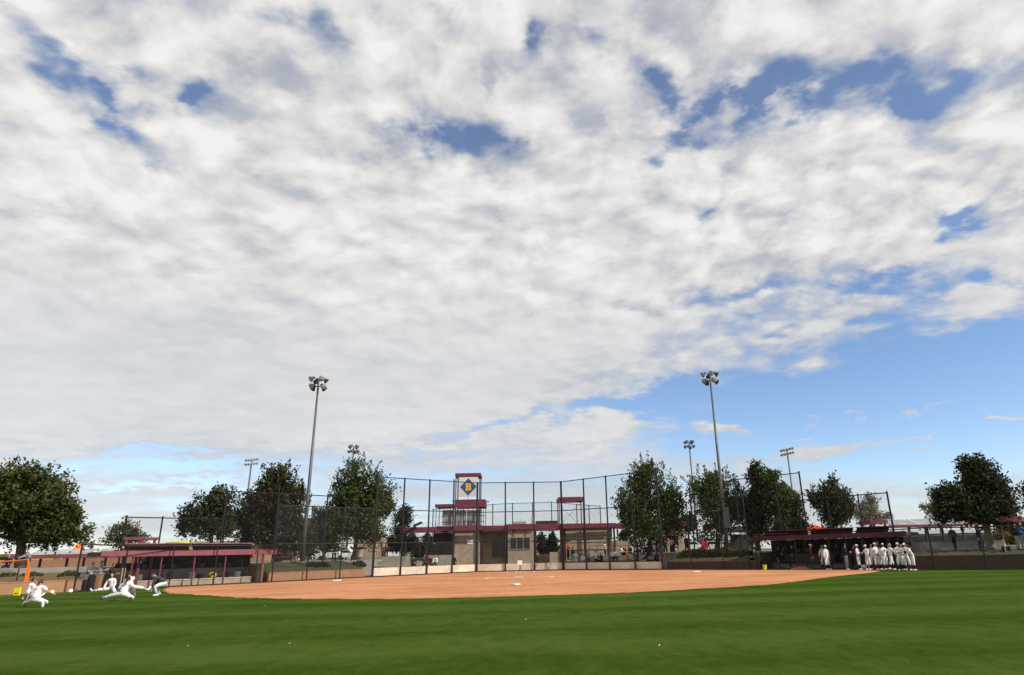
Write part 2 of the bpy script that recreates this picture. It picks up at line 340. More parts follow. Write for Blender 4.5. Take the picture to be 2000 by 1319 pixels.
# ------------------------------------------------------------------ mesh helpers
class MB:
    """collects shapes and links them as ONE mesh object"""
    def __init__(s, M=None): s.v = []; s.f = []; s.M = M or Matrix.Identity(4); s.fm = []; s.cur = 0
    def add(s, vs, fs):
        o = len(s.v); s.v += [s.M @ Vector(p) for p in vs]; s.f += [tuple(i + o for i in f) for f in fs]; s.fm += [s.cur] * len(fs)
    def box(s, x0, x1, y0, y1, z0, z1):
        v = [(x, y, z) for z in (z0, z1) for y in (y0, y1) for x in (x0, x1)]
        s.add(v, [(0, 2, 3, 1), (4, 5, 7, 6), (0, 1, 5, 4), (2, 6, 7, 3), (0, 4, 6, 2), (1, 3, 7, 5)])
    def bevbox(s, x0, x1, y0, y1, z0, z1, b):
        bm = bmesh.new(); bmesh.ops.create_cube(bm, size=1.0)
        for q in bm.verts: q.co = Vector(((x0 + x1) / 2 + q.co.x * (x1 - x0), (y0 + y1) / 2 + q.co.y * (y1 - y0), (z0 + z1) / 2 + q.co.z * (z1 - z0)))
        bmesh.ops.bevel(bm, geom=bm.edges[:], offset=b, segments=2, affect='EDGES', profile=0.5)
        s.addbm(bm)
    def addbm(s, bm, T=None):
        bm.verts.index_update()
        s.add([(T @ q.co) if T else q.co.copy() for q in bm.verts], [[q.index for q in f.verts] for f in bm.faces]); bm.free()
    def tube(s, p0, p1, r0, r1=None, n=8, caps=True):
        p0 = Vector(p0); p1 = Vector(p1); r1 = r0 if r1 is None else r1
        d = (p1 - p0); d.normalize()
        a = d.orthogonal().normalized(); b = d.cross(a)
        v = []
        for p, r in ((p0, r0), (p1, r1)):
            for i in range(n):
                g = 2 * math.pi * i / n; v.append(p + (a * math.cos(g) + b * math.sin(g)) * r)
        f = [(i, (i + 1) % n, n + (i + 1) % n, n + i) for i in range(n)]
        if caps: f += [tuple(range(n - 1, -1, -1)), tuple(range(n, 2 * n))]
        s.add(v, f)
    def chain(s, pts, rs, n=8):
        """one tapered tube through several points"""
        pts = [Vector(p) for p in pts]; v = []; prev = None
        for i, p in enumerate(pts):
            d = (pts[min(i + 1, len(pts) - 1)] - pts[max(i - 1, 0)]).normalized()
            a = d.orthogonal().normalized() if prev is None else (prev - d * prev.dot(d)).normalized()
            prev = a; b = d.cross(a)
            for k in range(n):
                g = 2 * math.pi * k / n; v.append(p + (a * math.cos(g) + b * math.sin(g)) * rs[i])
        f = []
        for i in range(len(pts) - 1):
            for k in range(n): f.append((i * n + k, i * n + (k + 1) % n, (i + 1) * n + (k + 1) % n, (i + 1) * n + k))
        f += [tuple(range(n - 1, -1, -1)), tuple(range((len(pts) - 1) * n, len(pts) * n))]
        s.add(v, f)
    def bar(s, p0, p1, w, h, up=(0, 0, 1)):
        p0 = Vector(p0); p1 = Vector(p1); d = (p1 - p0).normalized(); u = Vector(up)
        a = d.cross(u).normalized(); b = a.cross(d)
        v = [p + a * x * w / 2 + b * y * h / 2 for p in (p0, p1) for (x, y) in ((-1, -1), (1, -1), (1, 1), (-1, 1))]
        s.add(v, [(3, 2, 1, 0), (4, 5, 6, 7), (0, 1, 5, 4), (1, 2, 6, 5), (2, 3, 7, 6), (3, 0, 4, 7)])
    def wall(s, a, b, z0, z1, th):
        """upright slab from a to b, thickness to the far side of a->b (left of the run)"""
        a = Vector((a[0], a[1], 0)); b = Vector((b[0], b[1], 0)); n = Vector((-(b - a).y, (b - a).x, 0)).normalized() * th
        z0 = z0 if isinstance(z0, tuple) else (z0, z0); z1 = z1 if isinstance(z1, tuple) else (z1, z1)
        P = [a, b, b + n, a + n]; zz0 = (z0[0], z0[1], z0[1], z0[0]); zz1 = (z1[0], z1[1], z1[1], z1[0])
        v = [(p.x, p.y, z) for p, z in zip(P, zz0)] + [(p.x, p.y, z) for p, z in zip(P, zz1)]
        s.add(v, [(3, 2, 1, 0), (4, 5, 6, 7), (0, 1, 5, 4), (1, 2, 6, 5), (2, 3, 7, 6), (3, 0, 4, 7)])
    def prism(s, pts, z0, z1):
        n = len(pts); v = [(p[0], p[1], z0) for p in pts] + [(p[0], p[1], z1) for p in pts]
        s.add(v, [tuple(range(n - 1, -1, -1)), tuple(range(n, 2 * n))] + [(i, (i + 1) % n, n + (i + 1) % n, n + i) for i in range(n)])
    def plate(s, pts, d):
        """outline in space given a thickness along the vector d"""
        d = Vector(d); n = len(pts); P = [Vector(p) for p in pts]
        s.add(P + [p + d for p in P], [tuple(range(n - 1, -1, -1)), tuple(range(n, 2 * n))] + [(i, (i + 1) % n, n + (i + 1) % n, n + i) for i in range(n)])
    def ball(s, c, r, T=None, seg=10):
        bm = bmesh.new(); bmesh.ops.create_uvsphere(bm, u_segments=seg, v_segments=max(5, seg * 2 // 3), radius=1.0)
        rr = r if isinstance(r, tuple) else (r, r, r)
        for q in bm.verts: q.co = Vector((q.co.x * rr[0], q.co.y * rr[1], q.co.z * rr[2]))
        X = Matrix.Translation(Vector(c)) @ (T or Matrix.Identity(4)); s.addbm(bm, X)
    def lathe(s, prof, n=16, c=(0, 0, 0)):
        v = [(c[0] + r * math.cos(2 * math.pi * k / n), c[1] + r * math.sin(2 * math.pi * k / n), c[2] + z) for r, z in prof for k in range(n)]
        f = [(i * n + k, i * n + (k + 1) % n, (i + 1) * n + (k + 1) % n, (i + 1) * n + k) for i in range(len(prof) - 1) for k in range(n)]
        f += [tuple(range(n - 1, -1, -1)), tuple(range((len(prof) - 1) * n, len(prof) * n))]
        s.add(v, f)
    def build(s, name, mats, parent=None, smooth=False, fixn=True):
        me = bpy.data.meshes.new(name); off = Vector((0, 0, 0))
        p = parent
        while p is not None: off += p.location; p = p.parent
        me.from_pydata([v - off for v in s.v], [], s.f)
        for q in (mats if isinstance(mats, (list, tuple)) else [mats]): me.materials.append(MATS[q])
        if isinstance(mats, (list, tuple)): me.polygons.foreach_set('material_index', s.fm)
        if fixn:
            bm = bmesh.new(); bm.from_mesh(me); bmesh.ops.recalc_face_normals(bm, faces=bm.faces); bm.to_mesh(me); bm.free()
        if smooth: me.polygons.foreach_set('use_smooth', [True] * len(me.polygons))
        me.update()
        o = bpy.data.objects.new(name, me); COL.objects.link(o); o.parent = parent
        return o

def tag(o, label, cat, group=None):
    o['label'] = label; o['category'] = cat
    if group: o['group'] = group
    return o
def thing(name, label, cat, loc, group=None):
    o = bpy.data.objects.new(name, None); o.empty_display_size = 0.2; COL.objects.link(o); o.location = loc
    return tag(o, label, cat, group)
def setting(o, kind='structure'): o['kind'] = kind; return o
def copy_thing(root, loc, rotz=0.0, label=None, scale=None):
    c = root.copy(); COL.objects.link(c); c.location = loc; c.rotation_euler = (0, 0, rotz)
    if scale: c.scale = (scale,) * 3
    if label: c['label'] = label
    for ch in list(root.children):
        k = ch.copy(); COL.objects.link(k); k.parent = c
        for g in list(ch.children):
            h = g.copy(); COL.objects.link(h); h.parent = k
    return c
def frame(o, u):
    """matrix of a local frame: s along u, t to the left of u, z up"""
    u = Vector((u[0], u[1], 0)).normalized(); n = Vector((-u.y, u.x, 0))
    return Matrix(((u.x, n.x, 0, o[0]), (u.y, n.y, 0, o[1]), (0, 0, 1, o[2] if len(o) > 2 else 0), (0, 0, 0, 1)))
def ONP(px, py, a, b):
    """plan position where the sight line of a pixel meets the upright plane through a and b"""
    d = ray(px, py); ux, uy = b[0] - a[0], b[1] - a[1]
    den = d.x * uy - d.y * ux
    t = (a[0] * uy - a[1] * ux) / den
    return Vector((d.x * t, d.y * t, EYE + d.z * t))
# ------------------------------------------------------------------ field layout (plan positions)
B0, B1, B2, B3 = G(727, 1128), G(930.5, 1118), G(1100, 1114), G(1295, 1113.3)     # corners of the backstop
SL1, SL2 = G(598, 1134.5), G(530, 1138)                                            # left side fence
DL0, DL1 = G(516, 1138.3), G(240, 1151.5)                                          # left dugout front
SR1 = G(1480, 1113.3)
DR0, DR1 = G(1482, 1113.0), G(1752, 1112.6)                                        # right dugout front
PLAZA = 1.45
def off(a, b, d):
    """shift the run a->b to its left by d"""
    u = Vector((b[0] - a[0], b[1] - a[1], 0)).normalized(); n = Vector((-u.y, u.x, 0)) * d
    return Vector((a[0], a[1], 0)) + n, Vector((b[0], b[1], 0)) + n
def V2(p): return (p[0], p[1])

# ------------------------------------------------------------------ people
mat('skin', (0.46, 0.27, 0.19), 0.6, 0.08, 6)
mat('skin_deep', (0.22, 0.12, 0.08), 0.6, 0.08, 6)
mat('feature_dark', (0.03, 0.015, 0.012), 0.5, 0.1, 6)
for nm, c in dict(white=(0.74, 0.73, 0.74), cream=(0.62, 0.60, 0.57), navy=(0.015, 0.020, 0.05), black=(0.012, 0.012, 0.014), charcoal=(0.05, 0.05, 0.055), grey=(0.24, 0.24, 0.25),
                  maroon=(0.11, 0.014, 0.03), red=(0.46, 0.022, 0.025), orange=(0.85, 0.28, 0.06), pale_blue=(0.36, 0.46, 0.52), pink=(0.75, 0.15, 0.30), khaki=(0.26, 0.21, 0.15), denim=(0.05, 0.07, 0.13), rose=(0.42, 0.22, 0.22), blue=(0.03, 0.10, 0.28)).items():
    mat('cloth_' + nm, c, 0.85, 0.12, 9, spec=0.15)
for nm, c in dict(dark=(0.012, 0.009, 0.008), brown=(0.06, 0.032, 0.018), fair=(0.30, 0.20, 0.10), ginger=(0.22, 0.07, 0.025), grey=(0.35, 0.34, 0.33)).items():
    mat('hair_' + nm, c, 0.6, 0.2, 12)

def vn(v): return Vector(v).normalized()
POSES = dict(
    stand=dict(torso=(0, 0.02, 1), la=((.22, 0, -1), (.06, -.18, -1)), ra=((-.22, 0, -1), (-.06, -.18, -1)), ll=((.09, 0, -1), (.02, .03, -1)), rl=((-.09, 0, -1), (-.02, .03, -1))),
    crossed=dict(torso=(0, 0.02, 1), la=((.3, -.15, -1), (-.9, -.55, .25)), ra=((-.3, -.15, -1), (.9, -.55, .15)), ll=((.12, 0, -1), (.04, .03, -1)), rl=((-.08, -.05, -1), (-.02, .06, -1))),
    hip=dict(torso=(.05, 0.02, 1), la=((.55, .15, -.8), (-.5, -.35, -.6)), ra=((-.2, 0, -1), (-.05, -.25, -1)), ll=((.15, 0, -1), (.05, .03, -1)), rl=((-.06, 0, -1), (-.02, .03, -1))),
    glove=dict(torso=(0, -0.04, 1), la=((.25, -.2, -1), (-.35, -.85, .1)), ra=((-.25, -.2, -1), (.3, -.85, .2)), ll=((.12, -.03, -1), (.03, .06, -1)), rl=((-.10, .02, -1), (-.03, .03, -1))),
    lean=dict(torso=(0, -0.42, 1), la=((.2, -.5, -.8), (-.1, -.7, -.3)), ra=((-.2, -.5, -.8), (.1, -.7, -.3)), ll=((.10, -.08, -1), (.03, .16, -1)), rl=((-.10, .02, -1), (-.03, .12, -1))),
    arm_up=dict(torso=(0, 0, 1), la=((.5, -.3, .55), (-.3, -.3, .9)), ra=((-.2, 0, -1), (-.05, -.25, -1)), ll=((.10, 0, -1), (.03, .03, -1)), rl=((-.10, 0, -1), (-.03, .03, -1))),
    walk=dict(torso=(0, -0.10, 1), la=((.12, .45, -1), (.05, .05, -1)), ra=((-.12, -.45, -1), (-.05, -.75, -.8)), ll=((.07, -.42, -1), (.02, .05, -1)), rl=((-.07, .32, -1), (-.02, .62, -.9))),
    sit=dict(torso=(0, -0.12, 1), la=((.2, -.35, -.9), (-.2, -.85, -.25)), ra=((-.2, -.35, -.9), (.2, -.85, -.25)), ll=((.18, -1, -.02), (.05, .05, -1)), rl=((-.18, -1, -.02), (-.05, .05, -1))),
    slump=dict(torso=(.06, -0.42, 1), la=((.2, -.6, -.8), (-.35, -.7, -.1)), ra=((-.2, -.6, -.8), (.35, -.7, -.1)), ll=((.22, -1, .12), (.05, .1, -1)), rl=((-.22, -1, .05), (-.05, .1, -1))),
    # kneeling side lunges seen from behind (the figure is turned away from the camera by rotz 180)
    kneel_reach=dict(torso=(.16, -.42, .86), la=((.55, .05, -.8), (.25, .12, -1)), ra=((-.7, .1, -.6), (-.2, -.8, -.3)), ll=((.75, -.60, -.20), (.80, -.55, -.30)), rl=((-.30, -.85, -.32), (-.25, .95, .0)), head=(.05, -.35, .9)),
    lunge_far=dict(torso=(.16, -.62, .66), la=((.55, -.05, -.8), (.2, .1, -1)), ra=((-.25, -.6, -.7), (.1, -.5, -.8)), ll=((.97, -.2, -.14), (.97, -.05, -.24)), rl=((-.30, -.74, -.42), (-.35, .92, .0)), head=(.1, -.5, .8)),
    lunge_front=dict(torso=(-.1, -.15, .95), la=((.25, -.3, -.9), (-.2, -.6, -.6)), ra=((-.3, -.3, -.9), (-.1, -.3, -1)), ll=((.45, -.75, -.30), (-.1, .9, -.10)), rl=((-.90, -.40, -.05), (-.95, -.2, -.16))),
    hurdle=dict(torso=(.40, -.30, .75), la=((.35, -.35, -.85), (.2, -.2, -1)), ra=((.1, -.5, -.85), (.3, -.3, -.8)), ll=((-.2, -.60, -.52), (.3, .85, 0.0)), rl=((-.97, -.05, -.12), (-.97, 0, -.24))),
    squat_fold=dict(torso=(0, -.80, .50), la=((.15, -.30, -.9), (0, -.15, -1)), ra=((-.15, -.30, -.9), (0, -.15, -1)), ll=((.15, -.80, -.25), (.08, .45, -.85)), rl=((-.22, -.85, -.15), (-.05, .40, -.85)), head=(0, -.9, .25)),
)
def skin_mesh(vs_, es_, rad, sub=1):
    me = bpy.data.meshes.new('tmp'); me.from_pydata(vs_, es_, [])
    o = bpy.data.objects.new('tmp', me); COL.objects.link(o)
    sk = o.modifiers.new('s', 'SKIN'); sk.use_smooth_shade = True; sk.branch_smoothing = 0.6
    if sub:
        ss = o.modifiers.new('u', 'SUBSURF'); ss.levels = sub; ss.render_levels = sub
    for i, r in enumerate(rad):
        d = me.skin_vertices[0].data[i]; d.radius = r if isinstance(r, tuple) else (r, r)
        d.use_root = (i == 0)
    dg = bpy.context.evaluated_depsgraph_get(); dg.update()
    out = bpy.data.meshes.new_from_object(o.evaluated_get(dg))
    bpy.data.objects.remove(o); bpy.data.meshes.remove(me)
    return out
def mesh_to_mb(mb, me, mi=0):
    mb.cur = mi; mb.add([v.co.copy() for v in me.vertices], [tuple(p.vertices) for p in me.polygons]); bpy.data.meshes.remove(me)

def hand_mb(mb, w, d, side):
    """palm, four curled fingers of different length and a thumb leaving the side of the palm"""
    d = vn(d); a = d.orthogonal().normalized(); a = vn(Vector((0, 1, 0)) - d * d.y) if abs(d.y) < 0.95 else a
    b = d.cross(a) * side
    pal = [w, w + d * 0.045, w + d * 0.09]
    mb.chain(pal, [0.028, 0.036, 0.032], 8)
    for k, (o, L) in enumerate(((-.027, .066), (-.009, .076), (.009, .071), (.026, .056))):
        p0 = w + d * 0.085 + a * o
        p1 = p0 + d * L * 0.5 + b * 0.006; p2 = p1 + d * L * 0.42 + b * 0.028
        mb.chain([p0, p1, p2], [0.0095, 0.0085, 0.0065], 5)
    t0 = w + d * 0.03 - a * 0.030
    mb.chain([t0, t0 + d * 0.03 - a * 0.022 + b * .006, t0 + d * 0.060 - a * 0.026 + b * .018], [0.0115, 0.0105, 0.008], 5)

def person(label, loc, rotz, pose='stand', h=1.70, top='white', legs='white', sleeve='long', trouser='long', cap=None, hair='dark', hairlen=0.0, skin='skin', shoes='white', socks=None,
           group=None, belt=None, number=None, jacket=None, sink=0.0, build=1.0, look=0.0, glove=None, scarf=None):
    P = POSES[pose]; S = h / 1.72
    fdir = Vector((0, -1, 0))
    pel = Vector((0, 0, 0)); tor = vn(P['torso'])
    waist = pel + tor * 0.18; chest = pel + tor * 0.34; upc = pel + tor * 0.445; nb = pel + tor * 0.515
    xax = Vector((1, 0, 0)); xax = vn(xax - tor * xax.dot(tor))
    nk = nb + (vn(tor + Vector((0, 0, .6))) * 0.045)
    hd = vn(P['head']) if 'head' in P else vn(tor + Vector((0, 0, 1.2)))
    hc = nk + hd * 0.128 + fdir * 0.012
    J = {}
    for s, k in ((1, 'la'), (-1, 'ra')):
        sh = upc - tor * 0.01 + xax * 0.175 * s; u, f = P[k]; el = sh + vn(u) * 0.285; wr = el + vn(f) * 0.25
        J[k] = (sh, el, wr, vn(f))
    for s, k in ((1, 'll'), (-1, 'rl')):
        hp = pel + Vector((0.095 * s, 0, -0.06)); u, f = P[k][:2]; kn = hp + vn(u) * 0.435; an = kn + vn(f) * 0.42
        sh_ = vn(f)
        if abs(sh_.z) > 0.6: ft = vn((0.12 * s, -1, 0))
        else: ft = vn(Vector((0, 0, -1)) + fdir * 0.15) if sh_.y > 0.5 else vn(sh_ * 0.3 + Vector((0, -.5, .8)))
        J[k] = (hp, kn, an, ft)
    low = min(min(J['ll'][2].z, J['rl'][2].z) - 0.085, min(J['ll'][1].z, J['rl'][1].z) - 0.065, J['la'][2].z - 0.12, J['ra'][2].z - 0.12)
    if pose in ('sit', 'slump'): low = min(J['ll'][2].z, J['rl'][2].z) - 0.085
    T = Matrix.Scale(S, 4) @ Matrix.Translation((0, 0, -low - sink))
    B = build
    t = thing('person', label, 'person', loc, group)
    t.rotation_euler = (0, 0, R(rotz))
    def fin(mb, name, mats, parent=t, smooth=True):
        mb.v = [T @ Vector(v) for v in mb.v]
        me = bpy.data.meshes.new(name); me.from_pydata(mb.v, [], mb.f)
        for q in mats: me.materials.append(MATS[q])
        me.polygons.foreach_set('material_index', mb.fm); me.polygons.foreach_set('use_smooth', [smooth] * len(me.polygons)); me.update()
        o = bpy.data.objects.new(name, me); COL.objects.link(o); o.parent = parent
        return o
    # body: one continuous skin over the skeleton, with head and hands
    vs_ = [pel, waist, chest, upc, nb, nk, hc - hd * 0.05]; rad = [(.07, .06), (.07, .06), (.075, .06), (.06, .05), .050, .048, .05]
    es_ = [(0, 1), (1, 2), (2, 3), (3, 4), (4, 5), (5, 6)]
    for k, rs in (('la', (.040, .030 if sleeve == 'long' else .040, .027)), ('ra', (.040, .030 if sleeve == 'long' else .040, .027))):
        a, b, c, d = J[k]; o = len(vs_); vs_ += [a, b, c]; rad += list(rs); es_ += [(3, o), (o, o + 1), (o + 1, o + 2)]
    for k in ('ll', 'rl'):
        a, b, c, d = J[k]; o = len(vs_); vs_ += [a, b, c, c + d * 0.13 + Vector((0, 0, -.03))]; rad += [.05, .045 if trouser != 'short' else .058, .038, .03]; es_ += [(0, o), (o, o + 1), (o + 1, o + 2), (o + 2, o + 3)]
    mb = MB(); mesh_to_mb(mb, skin_mesh(vs_, es_, rad))
    # head with face, turned by look
    hx = vn(Matrix.Rotation(R(look), 3, 'Z') @ Vector((1, 0, 0))); hx = vn(hx - hd * hx.dot(hd)); hy = hd.cross(hx)
    HM = Matrix(((hx.x, hy.x, hd.x, hc.x), (hx.y, hy.y, hd.y, hc.y), (hx.z, hy.z, hd.z, hc.z), (0, 0, 0, 1)))
    bm = bmesh.new(); bmesh.ops.create_uvsphere(bm, u_segments=14, v_segments=10, radius=1.0)
    for q in bm.verts:
        x, y, z = q.co; w = 0.074 * (1 - 0.22 * max(0, -z)); q.co = Vector((x * w, y * (0.094 if y > 0 else 0.088), z * 0.115))
    mb.addbm(bm, HM)
    mb.add([HM @ Vector(p) for p in ((-.014, -.083, .012), (.014, -.083, .012), (0, -.115, -.022), (-.018, -.082, -.03), (.018, -.082, -.03))], [(0, 2, 1), (0, 3, 2), (1, 2, 4), (3, 4, 2)])
    for s in (-1, 1): mb.ball(HM @ Vector((s * 0.075, 0.005, -0.005)), (0.012, 0.022, 0.032), seg=6)
    for k, s in (('la', 1), ('ra', -1)): hand_mb(mb, J[k][2] - J[k][3] * 0.01, J[k][3], s)
    mb.cur = 1
    for s in (-1, 1): mb.ball(HM @ Vector((s * 0.030, -0.080, 0.012)), (0.013, 0.010, 0.008), seg=6)
    mb.ball(HM @ Vector((0, -0.080, -0.055)), (0.024, 0.010, 0.006), seg=6)
    fin(mb, 'body', [skin, 'feature_dark'])
    # shirt or jacket
    vs_ = [pel - tor * 0.045, pel + tor * 0.04, waist, chest, upc, nb + tor * 0.02]; rad = [(.175 * B, .135 * B), (.172 * B, .132 * B), (.160 * B, .128 * B), (.172 * B, .135 * B), (.150, .110), .075]; es_ = [(0, 1), (1, 2), (2, 3), (3, 4), (4, 5)]
    for k in ('la', 'ra'):
        a, b, c, d = J[k]; o = len(vs_)
        if sleeve == 'long': vs_ += [a, b, c - d * 0.015]; rad += [.090 * B, .066, .048]; es_ += [(4, o), (o, o + 1), (o + 1, o + 2)]
        else: vs_ += [a, a.lerp(b, 0.75)]; rad += [.090 * B, .078]; es_ += [(4, o), (o, o + 1)]
    mb = MB(); mesh_to_mb(mb, skin_mesh(vs_, es_, rad)); fin(mb, 'jacket' if jacket else 'shirt', ['cloth_' + top])
    # trousers
    vs_ = [pel + tor * 0.10, pel - Vector((0, 0, .03))]; rad = [(.160 * B, .125 * B), (.165 * B, .135 * B)]; es_ = [(0, 1)]
    cut = {'long': 0.95, 'crop': 0.42, 'short': 0.02}[trouser]
    for k in ('ll', 'rl'):
        a, b, c, d = J[k]; o = len(vs_)
        vs_ += [a, b, b.lerp(c, cut)]; rad += [.118 * B, .090 * B, .066 if trouser == 'long' else .076]; es_ += [(1, o), (o, o + 1), (o + 1, o + 2)]
    mb = MB(); mesh_to_mb(mb, skin_mesh(vs_, es_, rad)); fin(mb, 'trousers' if trouser != 'short' else 'shorts', ['cloth_' + legs])
    if belt:
        mb = MB(); mb.chain([pel + tor * 0.015, pel + tor * 0.055], [.150 * B, .150 * B], 14); fin(mb, 'belt', ['cloth_' + belt])
    if socks:
        for k in ('ll', 'rl'):
            a, b, c, d = J[k]; mb = MB(); mb.chain([b.lerp(c, cut - 0.04), b.lerp(c, .6), c], [.066, .060, .048], 10); fin(mb, 'sock', ['cloth_' + socks])
    for k in ('ll', 'rl'):
        a, b, c, d = J[k]; mb = MB(); dn = Vector((0, 0, -.035)) if abs(d.z) < .5 else Vector((0, 0, 0))
        mb.chain([c - d * 0.065 + dn, c - d * 0.03 + dn * .8, c + d * 0.06 + dn, c + d * 0.16 + dn * 1.3, c + d * 0.195 + dn * 1.4], [.028, .048, .052, .044, .022], 10); fin(mb, 'shoe', ['cloth_' + shoes])
    # hair and cap
    mb = MB(); bm = bmesh.new(); bmesh.ops.create_uvsphere(bm, u_segments=14, v_segments=9, radius=1.0)
    dl = [q for q in bm.verts if q.co.z < -0.55 or (q.co.y < -0.45 and q.co.z < 0.55)]
    bmesh.ops.delete(bm, geom=dl, context='VERTS')
    for q in bm.verts: x, y, z = q.co; q.co = Vector((x * 0.083, y * 0.104 + 0.004, z * 0.123))
    mb.addbm(bm, HM)
    if hairlen:
        tail = [HM @ Vector((0, 0.085, 0.03)), HM @ Vector((0, 0.135, -0.02)), HM @ Vector((0, 0.135, -0.02)) + Vector((0, .02, -hairlen * .6)), HM @ Vector((0, 0.12, -0.02)) + Vector((0, .02, -hairlen))]
        mb.chain(tail, [.03, .045, .04, .012], 8)
    fin(mb, 'hair', ['hair_' + hair])
    if cap:
        mb = MB(); bm = bmesh.new(); bmesh.ops.create_uvsphere(bm, u_segments=14, v_segments=8, radius=1.0)
        bmesh.ops.delete(bm, geom=[q for q in bm.verts if q.co.z < 0.12], context='VERTS')
        for q in bm.verts: x, y, z = q.co; q.co = Vector((x * 0.090, y * 0.110 + 0.004, z * 0.128 + 0.008))
        mb.addbm(bm, HM)
        br = [HM @ Vector((x, y, z)) for (x, y, z) in ((-.075, -.055, .035), (-.060, -.155, .022), (0, -.180, .018), (.060, -.155, .022), (.075, -.055, .035), (0, -.085, .045))]
        up = hd * 0.012; mb.plate(br, up); fin(mb, 'cap', ['cloth_' + cap])
    if number:
        mb = MB(); c = chest + tor * -0.02; bk = vn(tor.cross(xax)); bk = bk if bk.y > 0 else -bk
        c = c + bk * 0.118
        for (x0, x1, z0, z1) in number:
            mb.plate([c - xax * x + tor * z for x, z in ((x0, z0), (x1, z0), (x1, z1), (x0, z1))], bk * 0.006)
        fin(mb, 'number', ['cloth_navy' if socks != 'black' else 'cloth_charcoal'], smooth=False)
    if scarf:
        mb = MB(); mb.chain([nb - tor * .02, nb + tor * .03, nk + tor * .03], [.088, .086, .066], 12); mb.ball(nb + Vector((0, .085, -.03)), (.05, .02, .09), seg=8); fin(mb, 'scarf', ['cloth_' + scarf])
    if glove:
        mb = MB(); k = 'la'; mb.ball(J[k][2] + J[k][3] * 0.09, (0.085, 0.06, 0.11), seg=8); fin(mb, 'glove', ['hair_' + glove])
    return t
NUM0 = [(-.075, -.045, -.10, .10), (.015, .045, -.10, .10), (-.045, .015, .07, .10), (-.045, .015, -.10, -.07)]
NUM2 = [(-.05, .05, .07, .10), (.02, .05, .0, .07), (-.05, .05, -.02, .01), (-.05, -.02, -.07, -.02), (-.05, .05, -.10, -.07)]

W = dict(top='white', legs='white', trouser='crop', sleeve='short', shoes='white')
def ply(label, px, py, rz, pose, **k):
    d = dict(W); d.update(k); return person(label, G(px, py), rz, pose, **d)
# players stretching in left field
gs = 'players stretching on the grass'
ply('person in white kneeling, back to us, pink scarf at the neck, hand on the grass', 66, 1186.5, 180, 'kneel_reach', hair='brown', hairlen=.2, scarf='pink', socks='grey', group=gs, h=1.74)
ply('person in white crouching just beyond the one in the pink scarf, one arm out', 52, 1171, 150, 'lunge_front', hair='dark', sleeve='long', socks='grey', group=gs, h=1.6)
ply('person in a deep side lunge, numbered white jersey, nearest of the stretching trio', 238, 1174, 180, 'lunge_far', hair='dark', hairlen=0.3, socks='pale_blue', number=NUM0, group=gs, shoes='charcoal', h=1.86)
ply('person in white facing us behind the deep lunge, face and dark hair showing', 216, 1160, 10, 'lunge_front', hair='brown', socks='pale_blue', sleeve='long', group=gs, h=1.72)
ply('person in white stretching one leg far out towards the bent figure in the dark jacket', 252, 1161, 180, 'hurdle', hair='dark', hairlen=0.3, socks='pale_blue', group=gs, h=1.85)
ply('person in a dark jacket and white trousers folded forward over their feet beside the clay', 318, 1164, -78, 'squat_fold', top='charcoal', sleeve='long', jacket=1, hair='brown', socks='pale_blue', group=gs, h=1.78, build=1.15)
# adults by the bags at the left end of the dugout
person('person in a pale blue jacket standing by the stacked gear bags', G(172, 1153.5), 60, 'glove', top='pale_blue', legs='black', jacket=1, hair='dark', h=1.72, shoes='black')
person('person in a grey hooded jacket and black trousers standing by the gear bags', G(190, 1152.8), -60, 'glove', top='grey', legs='black', jacket=1, hair='grey', h=1.8, shoes='black')
person('person in a dark charcoal coat bent over at the end of the sunlit dugout', G(206, 1152.5), 100, 'lean', top='charcoal', legs='black', jacket=1, hair='dark', h=1.66, shoes='black', build=1.35)
# the huddle by the right dugout
gh = 'players in white by the shaded dugout'
HD = [
    (1680, 1113.6, 40, 'crossed', 'person in white at the left end of the huddle, arms folded, white cap', dict(cap='white', sleeve='long', socks='black', belt='black', hair='ginger')),
    (1698, 1113.4, -60, 'glove', 'person in white holding out a dark mitt to the one with folded arms', dict(cap='white', sleeve='long', socks='black', hair='brown', glove='dark')),
    (1708, 1112.6, -30, 'hip', 'person in white half hidden behind the one with the mitt', dict(socks='black', hair='brown')),
    (1716, 1113.8, 15, 'stand', 'person in white with a black belt facing us in the middle of the huddle', dict(cap='white', socks='maroon', belt='black', hair='dark')),
    (1725, 1112.8, 120, 'arm_up', 'person in white with an arm raised to a neighbour, beside the black belted one', dict(socks='black', hair='dark', hairlen=.25)),
    (1732, 1113.9, 180, 'stand', 'person in white with their back to us, dark number 2 on the jersey', dict(cap='white', socks='maroon', number=NUM2, hair='brown')),
    (1744, 1113.6, 100, 'walk', 'person in white stepping, first to the right of the number 2 jersey', dict(socks='black', hair='fair', hairlen=.2)),
    (1761, 1114.6, -25, 'crossed', 'broad person in white, arms folded, left of the trio ending the huddle', dict(cap='white', sleeve='long', socks='black', hair='brown', build=1.12)),
    (1767, 1112.8, 30, 'hip', 'person in white without a cap, partly hidden in the trio ending the huddle', dict(socks='black', hair='dark')),
    (1775, 1114.5, -60, 'glove', 'person in white with a black mitt at the waist, in the trio ending the huddle', dict(cap='white', socks='maroon', glove='dark', hair='brown')),
    (1787, 1114.8, -95, 'lean', 'person in white leaning forward at the far right end of the huddle, dark hair hanging', dict(socks='maroon', hair='dark', hairlen=.35)),
]
for i, (px, py, rz, po, lb, k) in enumerate(HD): ply(lb, px, py, rz + (7, -12, 9, 4, -8, 13, -6, 10, -14, 6, -5)[i], po, group=gh, h=(1.70, 1.66, 1.72, 1.78, 1.69, 1.73, 1.76, 1.74, 1.66, 1.71, 1.70)[i], look=(20, -15, 30, 0, 10, -25, 15, 20, -10, 0, -15)[i], **k)
